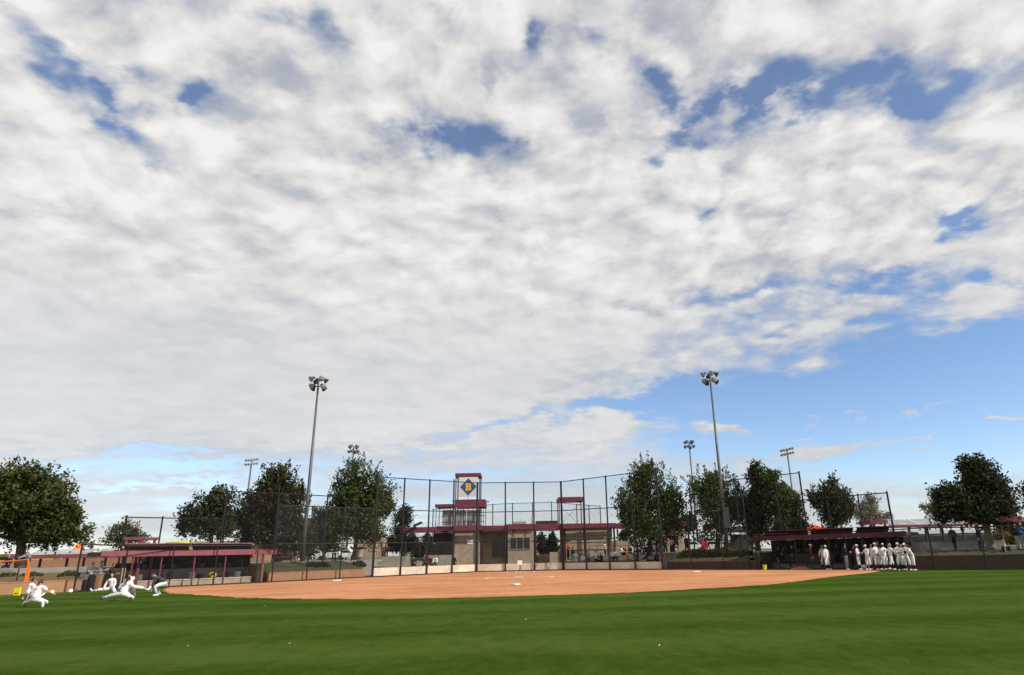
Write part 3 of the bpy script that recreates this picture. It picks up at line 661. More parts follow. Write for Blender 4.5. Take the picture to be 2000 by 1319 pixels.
ply('person in white with a white cap standing alone at the clay edge, hands low', 1618, 1113.4, 20, 'stand', cap='white', sleeve='long', socks='black', group=gh, hair='brown')
ply('person in white just behind the lone capped player at the clay edge', 1611, 1112.2, -20, 'stand', sleeve='long', socks='black', group=gh, hair='fair', h=1.74)
person('person in a navy jacket and grey trousers standing beside the huddle', G(1656, 1113.6), 60, 'glove', top='navy', legs='grey', jacket=1, cap='charcoal', h=1.78, shoes='white')
person('person in a black top and maroon vest crouched in shade beside the navy jacket', G(1667, 1112.8), 60, 'lean', top='maroon', legs='black', hair='dark', h=1.7, shoes='black')
person('person in a maroon jacket and white cap facing right in front of the shaded dugout', G(1589, 1112.9), 70, 'stand', top='maroon', legs='charcoal', jacket=1, cap='white', h=1.8, shoes='black')
person('person in black catching gear with a pale mask, standing in the shaded dugout', G(1551, 1111.3), 10, 'glove', top='black', legs='black', cap='white', h=1.72, shoes='black', belt='white')
person('person in black with a white belt bending by the lime bucket', G(1472, 1112.6), -50, 'lean', top='black', legs='black', belt='white', h=1.75, shoes='black')
person('person in a black shirt standing in the shaded dugout behind the propped bats', G(1524, 1111.5), 20, 'stand', top='black', legs='grey', h=1.7, shoes='black')
person('person in a dark grey top deep in the shaded dugout near the navy jacket', G(1640, 1110.5), -20, 'stand', top='charcoal', legs='black', h=1.76, shoes='black')
# spectators behind the backstop
def spec(label, px, py_head, Y, z, rz, pose, **k):
    """stands with the feet at height z at depth Y"""
    x = XZ(px, py_head + 12, Y)[0]; d = dict(shoes='black', group='spectators around the backstop'); d.update(k)
    return person(label, Vector((x, Y, z)), rz, pose, **d)
zs = lambda py, Y: max(0.0, XZ(1000, py, Y)[1])
spec('person in black sitting alone on the left terrace, arms out to one side', 806, 1101, 72.6, 0.35, 20, 'slump', top='black', legs='black', hair='dark')
spec('long haired person in a dark coat, first of three sitting behind the sunlit wall', 828, 1097, 72.4, 0.42, 15, 'sit', top='charcoal', legs='black', hair='brown', hairlen=.3)
spec('person in a maroon sweater sitting in the middle of three behind the sunlit wall', 839.5, 1097, 72.4, 0.42, 0, 'sit', top='maroon', legs='maroon', hair='grey')
spec('person in a white top sitting last of three behind the sunlit wall', 850.5, 1097, 72.4, 0.42, -10, 'sit', top='white', legs='charcoal', hair='brown', hairlen=.25)
spec('person in a black coat standing behind the right end of the sunlit wall', 886.5, 1087, 73.5, 0.0, 30, 'stand', top='black', legs='black', jacket=1, hair='dark', hairlen=.2)
spec('person in a bright red jacket standing tall on the steps right of the plate', 1109.5, 1056, 77.5, 0.92, 60, 'glove', top='red', legs='black', jacket=1, h=1.85)
spec('person in a navy top and black cap beside the red jacket', 1119, 1064, 77, 0.55, 30, 'stand', top='navy', legs='denim', cap='black')
spec('person in a cream top and white trousers standing below the red jacket', 1124.5, 1076, 74.6, 0.1, -30, 'glove', top='cream', legs='white', hair='fair', shoes='white')
spec('person in a white hooded top sitting hunched beside the white trousers', 1136, 1090, 73.5, 0.3, 40, 'slump', top='white', legs='grey', hair='dark')
spec('person in a rose top sitting behind the slim backstop post', 1148, 1086, 73.8, 0.5, 0, 'sit', top='rose', legs='charcoal', hair='fair')
spec('person in white shirt and dark shorts, back to us, foot of the shaded steps', 1164, 1082, 74.2, 0.05, 170, 'stand', top='white', legs='black', trouser='short', hair='dark', sleeve='short')
spec('person in a white shirt and black shorts standing on the upper step', 1181.5, 1055, 77.2, 1.0, 70, 'hip', top='white', legs='black', trouser='short', hair='dark', sleeve='short', shoes='white', skin='skin_deep')
spec('person in a white sweater sitting on the steps, left of a pair', 1193, 1086, 74.5, 0.55, 10, 'sit', top='white', legs='black', hair='dark')
spec('person in a white sweater and pale cap sitting on the steps, right of a pair', 1203.5, 1083, 74.5, 0.6, -15, 'sit', top='white', legs='black', hair='brown', cap='cream')
spec('person in a white hooded top sitting high on the steps beside a maroon shirt', 1212, 1056, 77.8, 1.0, 60, 'sit', top='white', legs='black', cap='white')
spec('person in a maroon shirt sitting next to the white hooded top', 1219.5, 1060, 78.2, 1.0, -20, 'sit', top='red', legs='black', hair='dark')
spec('person in an orange top sitting low behind the shaded wall', 1224, 1092, 72.9, 0.30, 20, 'slump', top='orange', legs='grey', hair='fair')
spec('person in a cream shirt close beside the orange top', 1230, 1092, 73.4, 0.30, -10, 'sit', top='cream', legs='khaki', hair='brown')
spec('person in an open black jacket over white under the feathery tree', 1244, 1053, 78, 1.15, 40, 'stand', top='black', legs='black', jacket=1, cap='white')
spec('person in dark blue sitting in the shade of the feathery tree', 1272, 1066, 78, 1.15, -10, 'sit', top='navy', legs='navy', hair='grey', skin='skin')
spec('person in navy slumped in a folding seat near the tan kiosk', 1283, 1070, 77.4, 1.15, 30, 'slump', top='navy', legs='denim', hair='dark')
spec('person in a grey jacket with back to us in front of the tan kiosk', 1299, 1050, 77.5, 1.2, 175, 'stand', top='grey', legs='black', jacket=1, hair='grey', h=1.85, build=1.2)
spec('person in a pinkish coat in the kiosk doorway', 1311, 1047, 78.3, 1.25, 10, 'glove', top='rose', legs='black', jacket=1, hair='ginger', h=1.8)
spec('person in black beside the pinkish coat at the kiosk', 1320, 1049, 78.0, 1.2, -30, 'stand', top='black', legs='black', jacket=1, hair='dark')
spec('person in grey and black sitting on the stair beside the kiosk', 1320, 1066, 75.2, 0.85, 40, 'sit', top='grey', legs='black', cap='white')
person('child in a red shirt and navy shorts walking along the end of the shaded wall', G(1299, 1112.6) + Vector((0, .9, 0)), 150, 'walk', top='red', legs='navy', trouser='short', cap='red', sleeve='short', h=1.55, shoes='charcoal', group='spectators around the backstop')
spec('person in a dark jacket standing beyond the shrub bed, left of a pair', 1404, 1049, 63, 1.45, 60, 'glove', top='charcoal', legs='black', jacket=1, hair='grey')
spec('person in a pale jacket, back to us, beyond the shrub bed at the pole base', 1417.5, 1046, 63, 1.42, 170, 'stand', top='cream', legs='black', jacket=1, cap='white', h=1.75)
spec('person in red sitting beyond the shrub bed', 1373, 1059, 66, 1.4, 30, 'sit', top='red', legs='red', hair='dark')
spec('person in black top and shorts beside the tall light pole on the slope', 577, 1064, 63, 1.4, -20, 'stand', top='black', legs='charcoal', trouser='short', cap='charcoal', h=1.76)
spec('person in black bending over a white table under the dark trees', 653, 1064, 67, 1.45, 60, 'lean', top='black', legs='black', cap='charcoal', h=1.76)
spec('person in a white shirt beyond the terrace, beside a brown coat', 747, 1073, 84, 1.45, 0, 'stand', top='white', legs='black', hair='dark', h=1.7)
spec('person in a brown coat beyond the terrace, beside a white shirt', 754, 1073, 84, 1.45, 0, 'stand', top='khaki', legs='denim', jacket=1, hair='grey', h=1.7)
spec('person in a dark jacket walking with one leg back along the grey wall', 1862, 1038, 49.3, 1.18, -70, 'walk', top='charcoal', legs='black', jacket=1, hair='ginger', h=1.72)
spec('person in black jacket and blue trousers by the grey wall and big tree', 1915.5, 1046, 47.6, 1.12, 10, 'arm_up', top='black', legs='navy', jacket=1, hair='dark', h=1.66)
spec('person in black standing at the edge shelter beside a blue jacket', 1987, 1045, 46.5, 1.15, 40, 'glove', top='black', legs='grey', hair='dark', h=1.7)
spec('person in a bright blue jacket at the right edge of the photo', 1998, 1037, 46.2, 1.15, -40, 'stand', top='blue', legs='grey', jacket=1, hair='grey', h=1.75)
spec('person in a grey shirt leaning under the spreading tree by the orange tape', 56, 1086, 53, 1.2, -40, 'lean', top='grey', legs='navy', trouser='long', hair='dark', h=1.7)
spec('person in black in the deep shade of the spreading tree', 14, 1096, 54, 1.15, 20, 'sit', top='black', legs='navy', hair='dark', h=1.7)
for px, py, Y, z, po, tp, lb in ((1232, 1070, 77.6, 1.0, 'sit', 'black', 'person in black sitting atop the shaded steps, left of the feathery tree trunk'),
                             (1254, 1066, 78.6, 1.2, 'stand', 'charcoal', 'person in charcoal standing just right of the open black jacket'),
                             (1262, 1074, 77.6, 1.1, 'sit', 'black', 'person in black sitting right below the charcoal figure on the steps'),
                             (1176, 1092, 73.8, 0.35, 'slump', 'black', 'person in black slumped low on the steps below the black shorts'),
                             (1246, 1098, 73.0, 0.25, 'sit', 'charcoal', 'person in charcoal sitting low behind the shaded wall, right of the cream shirt'),
                             (1280, 1098, 73.0, 0.25, 'slump', 'black', 'person in black slumped at the far right end of the shaded wall'),
                             (1342, 1066, 70.5, 1.4, 'stand', 'charcoal', 'person in charcoal standing between the stair and the shrub bed')):
    spec(lb, px, py, Y, z, 15 * ((px % 7) - 3), po, top=tp, legs='black', hair='dark' if px % 2 else 'brown')
# inside the right dugout
for s_, t_, po, tp, lb in ((1.3, 1.8, 'sit', 'black', 'person in black sitting at the bucket end of the shaded dugout bench'), (2.2, 1.8, 'slump', 'charcoal', 'person in charcoal slumped on the shaded bench, left of the catching gear'), (4.6, 1.9, 'sit', 'maroon', 'person in maroon sitting deep in the shaded dugout behind the maroon jacket')):
    u_ = (DR1 - DR0).to_2d().normalized(); p_ = Vector((DR0.x + u_.x * s_ - u_.y * -t_ * -1, DR0.y + u_.y * s_, 0.012)) if False else Vector((DR0.x + u_.x * s_ - u_.y * t_, DR0.y + u_.y * s_ + u_.x * t_, 0.012))
    person(lb, p_, -25, po, top=tp, legs='black', cap='white' if tp == 'maroon' else 'charcoal', shoes='black', group='people in the shaded dugout')
# inside the left dugout
for px, py, rz, po, lb, k in ((322, 1144.8, 10, 'stand', 'person with long dark hair standing in the sunlit dugout above the folded figure', dict(top='black', legs='black', hair='dark', hairlen=.45)),
                              (290, 1146.5, 40, 'stand', 'person in black standing at the far end of the sunlit dugout', dict(top='black', legs='black', hair='dark')),
                              (428, 1139.5, 20, 'slump', 'person in black sitting on the dugout bench by the yellow bag', dict(top='black', legs='black', cap='black')),
                              (352, 1143.0, 30, 'stand', 'person in black with white cap standing behind the dugout post left of the yellow bag', dict(top='black', legs='black', cap='white')),
                              (392, 1141.0, 0, 'sit', 'person in charcoal sitting on the sunlit bench left of the yellow bag', dict(top='charcoal', legs='grey', hair='brown')),
                              (463, 1138.2, 15, 'sit', 'person in black and grey sitting on the sunlit bench right of the yellow bag', dict(top='black', legs='grey', cap='charcoal')),
                              (487, 1137.0, -10, 'stand', 'person in navy standing in the sunlit dugout among hanging bags', dict(top='navy', legs='black', cap='charcoal'))):
    g = G(px, py); person(lb, Vector((g.x - .5, g.y + .5, 0.012)), rz, po, shoes='black', group='people in the sunlit dugout', **k)
# ------------------------------------------------------------------ ground
m = MB(); m.add([(-6000, -600, -0.06), (6000, -600, -0.06), (6000, 9000, -0.06), (-6000, 9000, -0.06)], [(0, 1, 2, 3)])
setting(m.build('ground', 'far_land', fixn=False))
WL0, WL1 = G(-300, 1176), G(157, 1155.5)
WR0, WR1 = G(1768, 1112.3), G(2300, 1108)
edge = [(-70, -28), (70, -28), (70, V2(WR1)[1] - 2), V2(WR1), V2(WR0), V2(DR1), V2(DR0), V2(B3), V2(B2), V2(B1), V2(B0), V2(SL1), V2(SL2), V2(DL0), V2(DL1), V2(WL1), V2(WL0), (-70, V2(WL0)[1])]
m = MB(); m.add([(x, y, 0.0) for x, y in edge], [tuple(range(len(edge)))])
setting(m.build('outfield_grass', 'turf', fixn=False))
arc = [(318, 1150.5), (327, 1158.5), (395, 1162.5), (468, 1167.5), (550, 1169.5), (597, 1170.3), (700, 1170.6), (800, 1170), (900, 1168), (1000, 1165.3), (1100, 1162.5), (1200, 1159), (1275, 1155.2), (1350, 1151), (1425, 1147), (1500, 1142.5), (1565, 1135), (1625, 1126.5), (1700, 1119), (1722, 1115.5)]
ap = [G(*p) for p in arc]
fine = []
rg = random.Random(5)
for a, b in zip(ap[:-1], ap[1:]):
    n = max(1, int((b - a).length / 0.35))
    for i in range(n):
        p = a.lerp(b, i / n); q = rg.uniform(-0.12, 0.12)
        fine.append((p.x + q, p.y + q * 1.2 + rg.uniform(-.12, .12)))
fine.append(V2(ap[-1]))
back = [V2(G(1700, 1113.6)), V2(DR0), V2(B3), V2(B2), V2(B1), V2(B0), V2(SL1), V2(SL2), V2(DL0), V2(G(332, 1147.2))]
pol = fine + back
m = MB(); m.add([(x, y, 0.006) for x, y in pol], [tuple(range(len(pol)))])
setting(m.build('infield_dirt', 'clay', fixn=False))
# grass lip standing a little over the clay edge is part of the turf; chalk marks lie on the clay
def chalk_line(mb, a, b, w, z=0.012):
    a = Vector(a); b = Vector(b); d = (b - a).normalized(); n = Vector((-d.y, d.x, 0)) * w / 2
    mb.add([a - n, b - n, b + n, a + n], [(0, 1, 2, 3)])
    for i in range(4): mb.v[-4 + i].z = z
m = MB(); c = G(1014.5, 1128.3); N = 72
for i in range(N):
    a0, a1 = 2 * math.pi * i / N, 2 * math.pi * (i + 1) / N
    if i in (53, 54): continue
    r0, r1 = 2.42, 2.54
    m.add([(c.x + r * math.cos(a), c.y + r * math.sin(a), 0.012) for r, a in ((r0, a0), (r1, a0), (r1, a1), (r0, a1))], [(0, 1, 2, 3)])
setting(m.build('pitching_circle', 'chalk', fixn=False))
m = MB(); h = G(1017, 1117.6)
for sx in (-1, 1):
    x0, x1 = h.x + sx * 0.42, h.x + sx * 1.28
    for x in (x0, x1): chalk_line(m, (x, h.y - 1.2, 0), (x, h.y + 0.9, 0), 0.13)
    for y in (h.y - 1.2, h.y + 0.9): chalk_line(m, (min(x0, x1) + 0.07, y, 0), (max(x0, x1) - 0.07, y, 0), 0.04)
setting(m.build('batters_box', 'chalk', fixn=False))
m = MB(); chalk_line(m, G(-120, 1170.5), G(38, 1163.5), 0.12, 0.008)
setting(m.build('foul_line', 'chalk', fixn=False))

# bases: low bevelled bags
def base_bag(px, py, rz, label, w=0.42):
    p = G(px, py); m = MB(Matrix.Translation(p) @ Matrix.Rotation(rz, 4, 'Z'))
    m.bevbox(-w / 2, w / 2, -w / 2, w / 2, 0.006, 0.085, 0.018)
    t = thing('base', label, 'base', p, 'bases of the diamond')
    m.build('bag', 'white_paint', t)
    m = MB(Matrix.Translation(p) @ Matrix.Rotation(rz, 4, 'Z')); m.box(-w / 2 - .01, w / 2 + .01, -w / 2 - .01, w / 2 + .01, 0.007, 0.018)
    m.build('anchor_plate', 'black_steel', t)
base_bag(1007, 1143.4, R(45), 'white base bag on the clay between the pitching circle and the outfield grass', 0.40)
base_bag(658, 1135.2, R(0), 'white base bag on the clay by the tan retaining wall', 0.55)
base_bag(1360, 1117.9, R(0), 'white base bag on the clay in front of the shaded brown brick wall', 0.55)
m = MB(); p = G(1017, 1117.6); s = 0.22
m.prism([(p.x - s, p.y - s), (p.x + s, p.y - s), (p.x + s, p.y), (p.x, p.y + s), (p.x - s, p.y)], 0.008, 0.03)
tag(m.build('home_plate', 'white_paint'), 'white five sided home plate between the chalked batting boxes', 'home plate')
m = MB(); p = G(1014.5, 1127.5); m.box(p.x - .3, p.x + .3, p.y - .075, p.y + .075, 0.008, 0.03)
tag(m.build('pitching_rubber', 'white_paint'), 'white pitching slab inside the chalk circle', 'pitching rubber')

# ------------------------------------------------------------------ raised ground behind the field
fl = [off(SL2, B0, 4.6), ]                         # behind the left side fence (left of run SL2->B0 is outward)
bl = off(DL1, DL0, 5.0); br = off(DR0, DR1, 5.0); fr = off(B3, SR1, 4.6)
pe = [(-50, 52), V2(AT(30, 1115, 52)), V2(AT(170, 1113, 53)), V2(bl[0]), V2(bl[1]), V2(fl[0][1]), (-15.0, 74.5), (-14.0, 88), (14, 88), (14.5, 75.0), V2(fr[0]), V2(br[0]), V2(br[1]), V2(AT(1840, 1080, 49.5)), V2(AT(1990, 1078, 48)), (60, 46), (140, 42), (140, 96), (-140, 96), (-140, 50)]
m = MB(); m.add([(x, y, PLAZA) for x, y in pe] , [tuple(range(len(pe)))])
for i in range(len(pe) - 4):
    a, b = pe[i], pe[i + 1]; m.add([(a[0], a[1], -0.3), (b[0], b[1], -0.3), (b[0], b[1], PLAZA), (a[0], a[1], PLAZA)], [(0, 1, 2, 3)])
setting(m.build('plaza', 'paving', fixn=False))
m = MB(); far = [(-140, 50), (-140, 96), (140, 96), (140, 42), (6000, 42), (6000, 9000), (-6000, 9000), (-6000, 50)]
m.add([(x, y, PLAZA - 0.01) for x, y in far], [(0, 1, 6, 7), (1, 2, 5, 6), (2, 3, 4, 5)])
setting(m.build('parkland', 'far_land', fixn=False))

def berm(name, front, rear, z0, z1, matn, seed=1):
    """planted slope between two runs of points, with bumps"""
    rg = random.Random(seed); m = MB(); nu, nv = 46, 8; vs_ = []
    fp = [Vector(p) for p in front]; rp = [Vector(p) for p in rear]
    def along(P, t):
        t *= len(P) - 1; i = min(int(t), len(P) - 2); return P[i].lerp(P[i + 1], t - i)
    for j in range(nv + 1):
        for i in range(nu + 1):
            a = along(fp, i / nu); b = along(rp, i / nu); t = j / nv
            p = a.lerp(b, t); z = z0 + (z1 - z0) * (t ** 0.75) + (rg.uniform(-.06, .06) if 0 < j < nv else 0)
            vs_.append((p.x, p.y, z))
    m.add(vs_, [(j * (nu + 1) + i, j * (nu + 1) + i + 1, (j + 1) * (nu + 1) + i + 1, (j + 1) * (nu + 1) + i) for j in range(nv) for i in range(nu)])
    return setting(m.build(name, matn, smooth=True))
def P3(p): return (p[0], p[1], 0)

# retaining walls under the slopes
def retaining_wall(name, label, a, b, h, matn, cap=True, th=0.3):
    t = thing(name, label, 'wall', (a[0], a[1], 0))
    m = MB(); m.wall(a, b, -0.1, h, th); m.build('wall_face', matn, t)
    if cap:
        u = (Vector(b) - Vector(a)).normalized(); n = Vector((-u.y, u.x, 0)) * -0.02
        m = MB(); m.wall(Vector(a) + n, Vector(b) + n, h, h + 0.06, th + 0.04); m.build('coping', 'brick_tan' if matn == 'brick_tan' else 'concrete_dark', t)
    return t
wa, wb = off(SL2, B0, 0.45); wb = wa + (wb - wa) * 0.955
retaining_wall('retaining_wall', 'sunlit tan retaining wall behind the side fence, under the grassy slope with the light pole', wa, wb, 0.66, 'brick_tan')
berm('slope_left', [P3(wa), P3(wb)], [P3(fl[0][0]), P3(fl[0][1])], 0.62, PLAZA, 'berm_grass', 3)
wc, wd = off(B3, SR1, 0.45); wc = wc + (wd - wc) * 0.02
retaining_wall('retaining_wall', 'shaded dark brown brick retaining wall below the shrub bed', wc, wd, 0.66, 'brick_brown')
berm('slope_right', [P3(wc), P3(wd)], [P3(fr[0]), P3(fr[1])], 0.62, PLAZA, 'berm_grass', 4)
we, wf = off(WL0, WL1, 0.0)
retaining_wall('retaining_wall', 'long tan retaining wall beside the orange tape, behind the kneeling players', we, wf, 0.66, 'brick_tan')
berm('slope_far_left', [P3(we), P3(wf)], [P3(AT(-320, 1125, 52)), P3(AT(30, 1115, 52)), P3(AT(170, 1113, 53))], 0.62, 1.12, 'berm_dry', 5)
retaining_wall('ledge', 'pale concrete ledge on top of the dry slope below the far canopy', AT(-200, 1113, 52.2), AT(166, 1113, 53), 1.5, 'concrete', cap=False, th=0.4)
wg, wh = off(WR0, WR1, 0.1)
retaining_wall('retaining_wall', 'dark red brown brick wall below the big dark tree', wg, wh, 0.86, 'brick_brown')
berm('slope_far_right', [P3(wg), P3(wh)], [P3(AT(1800, 1078, 49.5)), P3(AT(1990, 1078, 48)), P3(AT(2300, 1074, 46))], 0.82, 1.22, 'berm_grass', 6)
retaining_wall('low_wall', 'long grey concrete wall behind the walking man and the big tree', AT(1784, 1078, 51), AT(1962, 1078, 49), 1.84, 'concrete', cap=False, th=0.3)

# ------------------------------------------------------------------ chain-link fences
def fence(name, label, runs, rails, r_post=0.05, group=None, linkm='chain_link', z0=0.0, link=True):
    """runs: list of plan points (corner or post) with their top height; rails: list of heights per point"""
    p0 = runs[0][0]
    t = thing(name, label, 'fence', (p0[0], p0[1], z0), group)
    for p, h, rp in runs:
        if rp:
            m = MB(); m.tube((p[0], p[1], z0 - 0.2 if z0 else -0.1), (p[0], p[1], z0 + h + 0.08), rp, rp, 8); m.build('post', 'black_steel', t, smooth=False)
    for zs in rails:
        m = MB()
        for (a, ha, _), (b, hb, _), za, zb in zip(runs[:-1], runs[1:], zs[:-1], zs[1:]):
            m.tube((a[0], a[1], z0 + za), (b[0], b[1], z0 + zb), 0.042, 0.042, 6)
        m.build('rail', 'black_steel', t)
    if link:
        m = MB()
        for (a, ha, _), (b, hb, _) in zip(runs[:-1], runs[1:]):
            m.add([(a[0], a[1], z0 + 0.03), (b[0], b[1], z0 + 0.03), (b[0], b[1], z0 + hb), (a[0], a[1], z0 + ha)], [(0, 1, 2, 3)])
        m.build('chain_link', linkm, t)
    return t
def posts_on(a, b, pxs, ha, hb, r, py=1100):
    """post positions between a and b at photograph columns, heights running from ha to hb"""
    out = []
    for px, pyy in pxs:
        q = ONP(px, pyy, a, b); f = ((q - Vector((a[0], a[1], q.z))).to_2d().length) / ((Vector(b) - Vector(a)).to_2d().length)
        out.append((q, ha + (hb - ha) * f, r))
    return out
H0, H1, H2, H3 = ztop(B0.x, B0.y, 932), ztop(B1.x, B1.y, 943.5), ztop(B2.x, B2.y, 941.5), ztop(B3.x, B3.y, 918.5)
M0, M1, M2, M3 = ztop(B0.x, B0.y, 995), ztop(B1.x, B1.y, 1001), ztop(B2.x, B2.y, 997.6), ztop(B3.x, B3.y, 986.5)
N0, N1, N2, N3 = ztop(B0.x, B0.y, 1061), ztop(B1.x, B1.y, 1059), ztop(B2.x, B2.y, 1056), ztop(B3.x, B3.y, 1047)
print('backstop heights', H0, H1, H2, H3, 'mid', M0, M1, M2, M3, 'low', N0, N1, N2, N3)
runs = [(B0, H0, 0.105)] + posts_on(B0, B1, [(791, 932), (840, 936), (887, 940)], H0, H1, 0.075) + [(B1, H1, 0.105)] + posts_on(B1, B2, [(987, 942), (1042, 941)], H1, H2, 0.075) + [(B2, H2, 0.105)] + posts_on(B2, B3, [(1139, 935), (1182.5, 930), (1230, 925)], H2, H3, 0.075) + [(B3, H3, 0.105)]
def lerp_rail(runs, hs):
    """rail heights at every point from values at the four corners"""
    cor = [B0, B1, B2, B3]; out = []
    for p, h, r in runs:
        k = None
        for i in range(3):
            a, b = cor[i], cor[i + 1]; L = (b - a).to_2d().length
            f = (Vector(p) - a).to_2d().dot((b - a).to_2d()) / L / L
            d = abs((Vector(p) - a).to_2d().cross((b - a).to_2d())) / L
            if -0.01 <= f <= 1.01 and d < 0.05: k = hs[i] + (hs[i + 1] - hs[i]) * f; break
        out.append(k if k is not None else hs[0])
    return out
fence('backstop_fence', 'tall black three sided chain-link backstop behind home plate', runs, [lerp_rail(runs, q) for q in ((H0, H1, H2, H3), (M0, M1, M2, M3), (N0, N1, N2, N3))])
# pale wall along the foot of the backstop
def bwall(a, b, z, label):
    ia, ib = off(a, b, 0.12); u = (ib - ia).normalized()
    t = thing('backstop_wall', label, 'wall', (ia.x, ia.y, 0), 'low concrete walls at the foot of the backstop')
    m = MB(); m.wall(ia + u * 0.12, ib - u * 0.06, 0.10, z, 0.2); m.build('wall_face', 'concrete_pale', t)
    m = MB(); m.wall(ia + u * 0.12, ib - u * 0.06, -0.05, 0.10, 0.22); m.build('kick_board', 'black_steel', t)
bwall(B0, B1, 0.76, 'low concrete backstop wall in full sun, from the left fence corner to the plate')
bwall(B1, B2, 0.74, 'low concrete backstop wall straight behind home plate, below the square white box')
bwall(B2, B3, 0.70, 'low grey concrete backstop wall in shade, below the seated spectators on the steps')
# side fences
hs = 5.35
q = [(B0, ztop(B0.x, B0.y, 994.8), 0)] + posts_on(B0, SL2, [(663, 1131), (598, 1134.5)], ztop(B0.x, B0.y, 994.8), ztop(SL2.x, SL2.y, 987), 0.055) + [(SL2, ztop(SL2.x, SL2.y, 987), 0.06)]
fence('side_fence', 'black chain-link side fence in front of the sunlit tan retaining wall', q, [[x[1] for x in q], [x[1] * 0.49 for x in q], [0.06] * len(q)], linkm='chain_link_dense')
qe = ONP(1466, 1113, B3, SR1)
q = [(B3, M3, 0)] + posts_on(B3, qe, [(1340, 978), (1400, 972)], M3, ztop(qe.x, qe.y, 970), 0.05) + [(qe, ztop(qe.x, qe.y, 970), 0.055)]
fence('side_fence', 'black chain-link side fence in front of the shaded brick wall and shrub bed', q, [[x[1] for x in q], [x[1] * 0.53 for x in q], [0.06] * len(q)], linkm='chain_link_dense')
# low fences along the dugouts and on
LLe = G(36, 1160.0); LLm = G(143, 1157.0)
q = [(SL2, 2.75, 0.0)] + [(G(497, 1139.3), 2.75, 0.045), (G(416, 1143.3), 2.75, 0.05), (G(329, 1147.5), 2.75, 0.045), (G(236, 1152.5), 2.75, 0.05), (LLm, 2.9, 0.055)]
fence('dugout_fence', 'low black chain-link fence along the front of the sunlit dugout', q, [[x[1] for x in q], [0.05] * len(q)], 0.045)
RE1, RE2 = G(1827, 1113.2), G(1929, 1113.3); RE3 = G(2080, 1113)
q = [(SR1, 2.75, 0.05), (G(1578, 1112.6), 2.75, 0.045), (G(1660, 1112.6), 2.75, 0.045), (G(1742, 1112.4), 2.75, 0.045), (RE1, 2.78, 0.06), (RE2, 2.7, 0.05), (RE3, 2.7, 0.05)]
fence('dugout_fence', 'low black chain-link fence along the front of the shaded dugout', q, [[x[1] for x in q], [0.05] * len(q)], 0.045)
# taller ball screens behind the dugouts
def screen(name, label, a, b, tops, foot, **k):
    q = []
    for px, py in tops:
        p = ONP(px, py, a, b); q.append((Vector((p.x, p.y, 0)), p.z - foot, 0.075 if (px, py) in (tops[0], tops[-1]) else 0.06))
    return fence(name, label, q, [[x[1] - 0.05 for x in q]], z0=foot, **k)
la, lb = off(DL1, DL0, 4.2); ra, rb = off(DR0, DR1, 4.2)
screen('ball_screen', 'tall black ball screen behind the sunlit dugout, running into the russet tree', la, lb, [(444, 958), (545, 963), (640.5, 968)], PLAZA - 0.3)
screen('ball_screen', 'lower black ball screen rising behind the end frame of the sunlit dugout', la, lb, [(247.5, 1009), (318, 1010.5), (441, 1013)], PLAZA - 0.3)
screen('ball_screen', 'tall black ball screen among the narrow trees behind the shaded dugout', ra, rb, [(1346.5, 955), (1434, 936), (1513, 928), (1560.5, 922.5)], PLAZA - 0.3)
screen('ball_screen', 'lower black ball screen around the single round tree behind the shaded dugout', ra, rb, [(1558, 976.5), (1614, 971.5), (1675, 966), (1732, 961.5)], PLAZA - 0.3)
# the next diamond's backstop, seen over the roof
q = []
for px, py, Y in ((846, 995, 104), (905, 992, 104), (962.5, 985.5, 100), (1001, 983.5, 104), (1040, 982.5, 108), (1077, 981, 108), (1126, 985.5, 104), (1150, 987.5, 102), (1172, 989, 100)):
    p = AT(px, py, Y); q.append((Vector((p.x, Y, 0)), p.z - PLAZA, 0.07))
fence('backstop_fence', 'distant black chain-link backstop of the next diamond showing above the long maroon roof', q, [[x[1] for x in q]], z0=PLAZA)
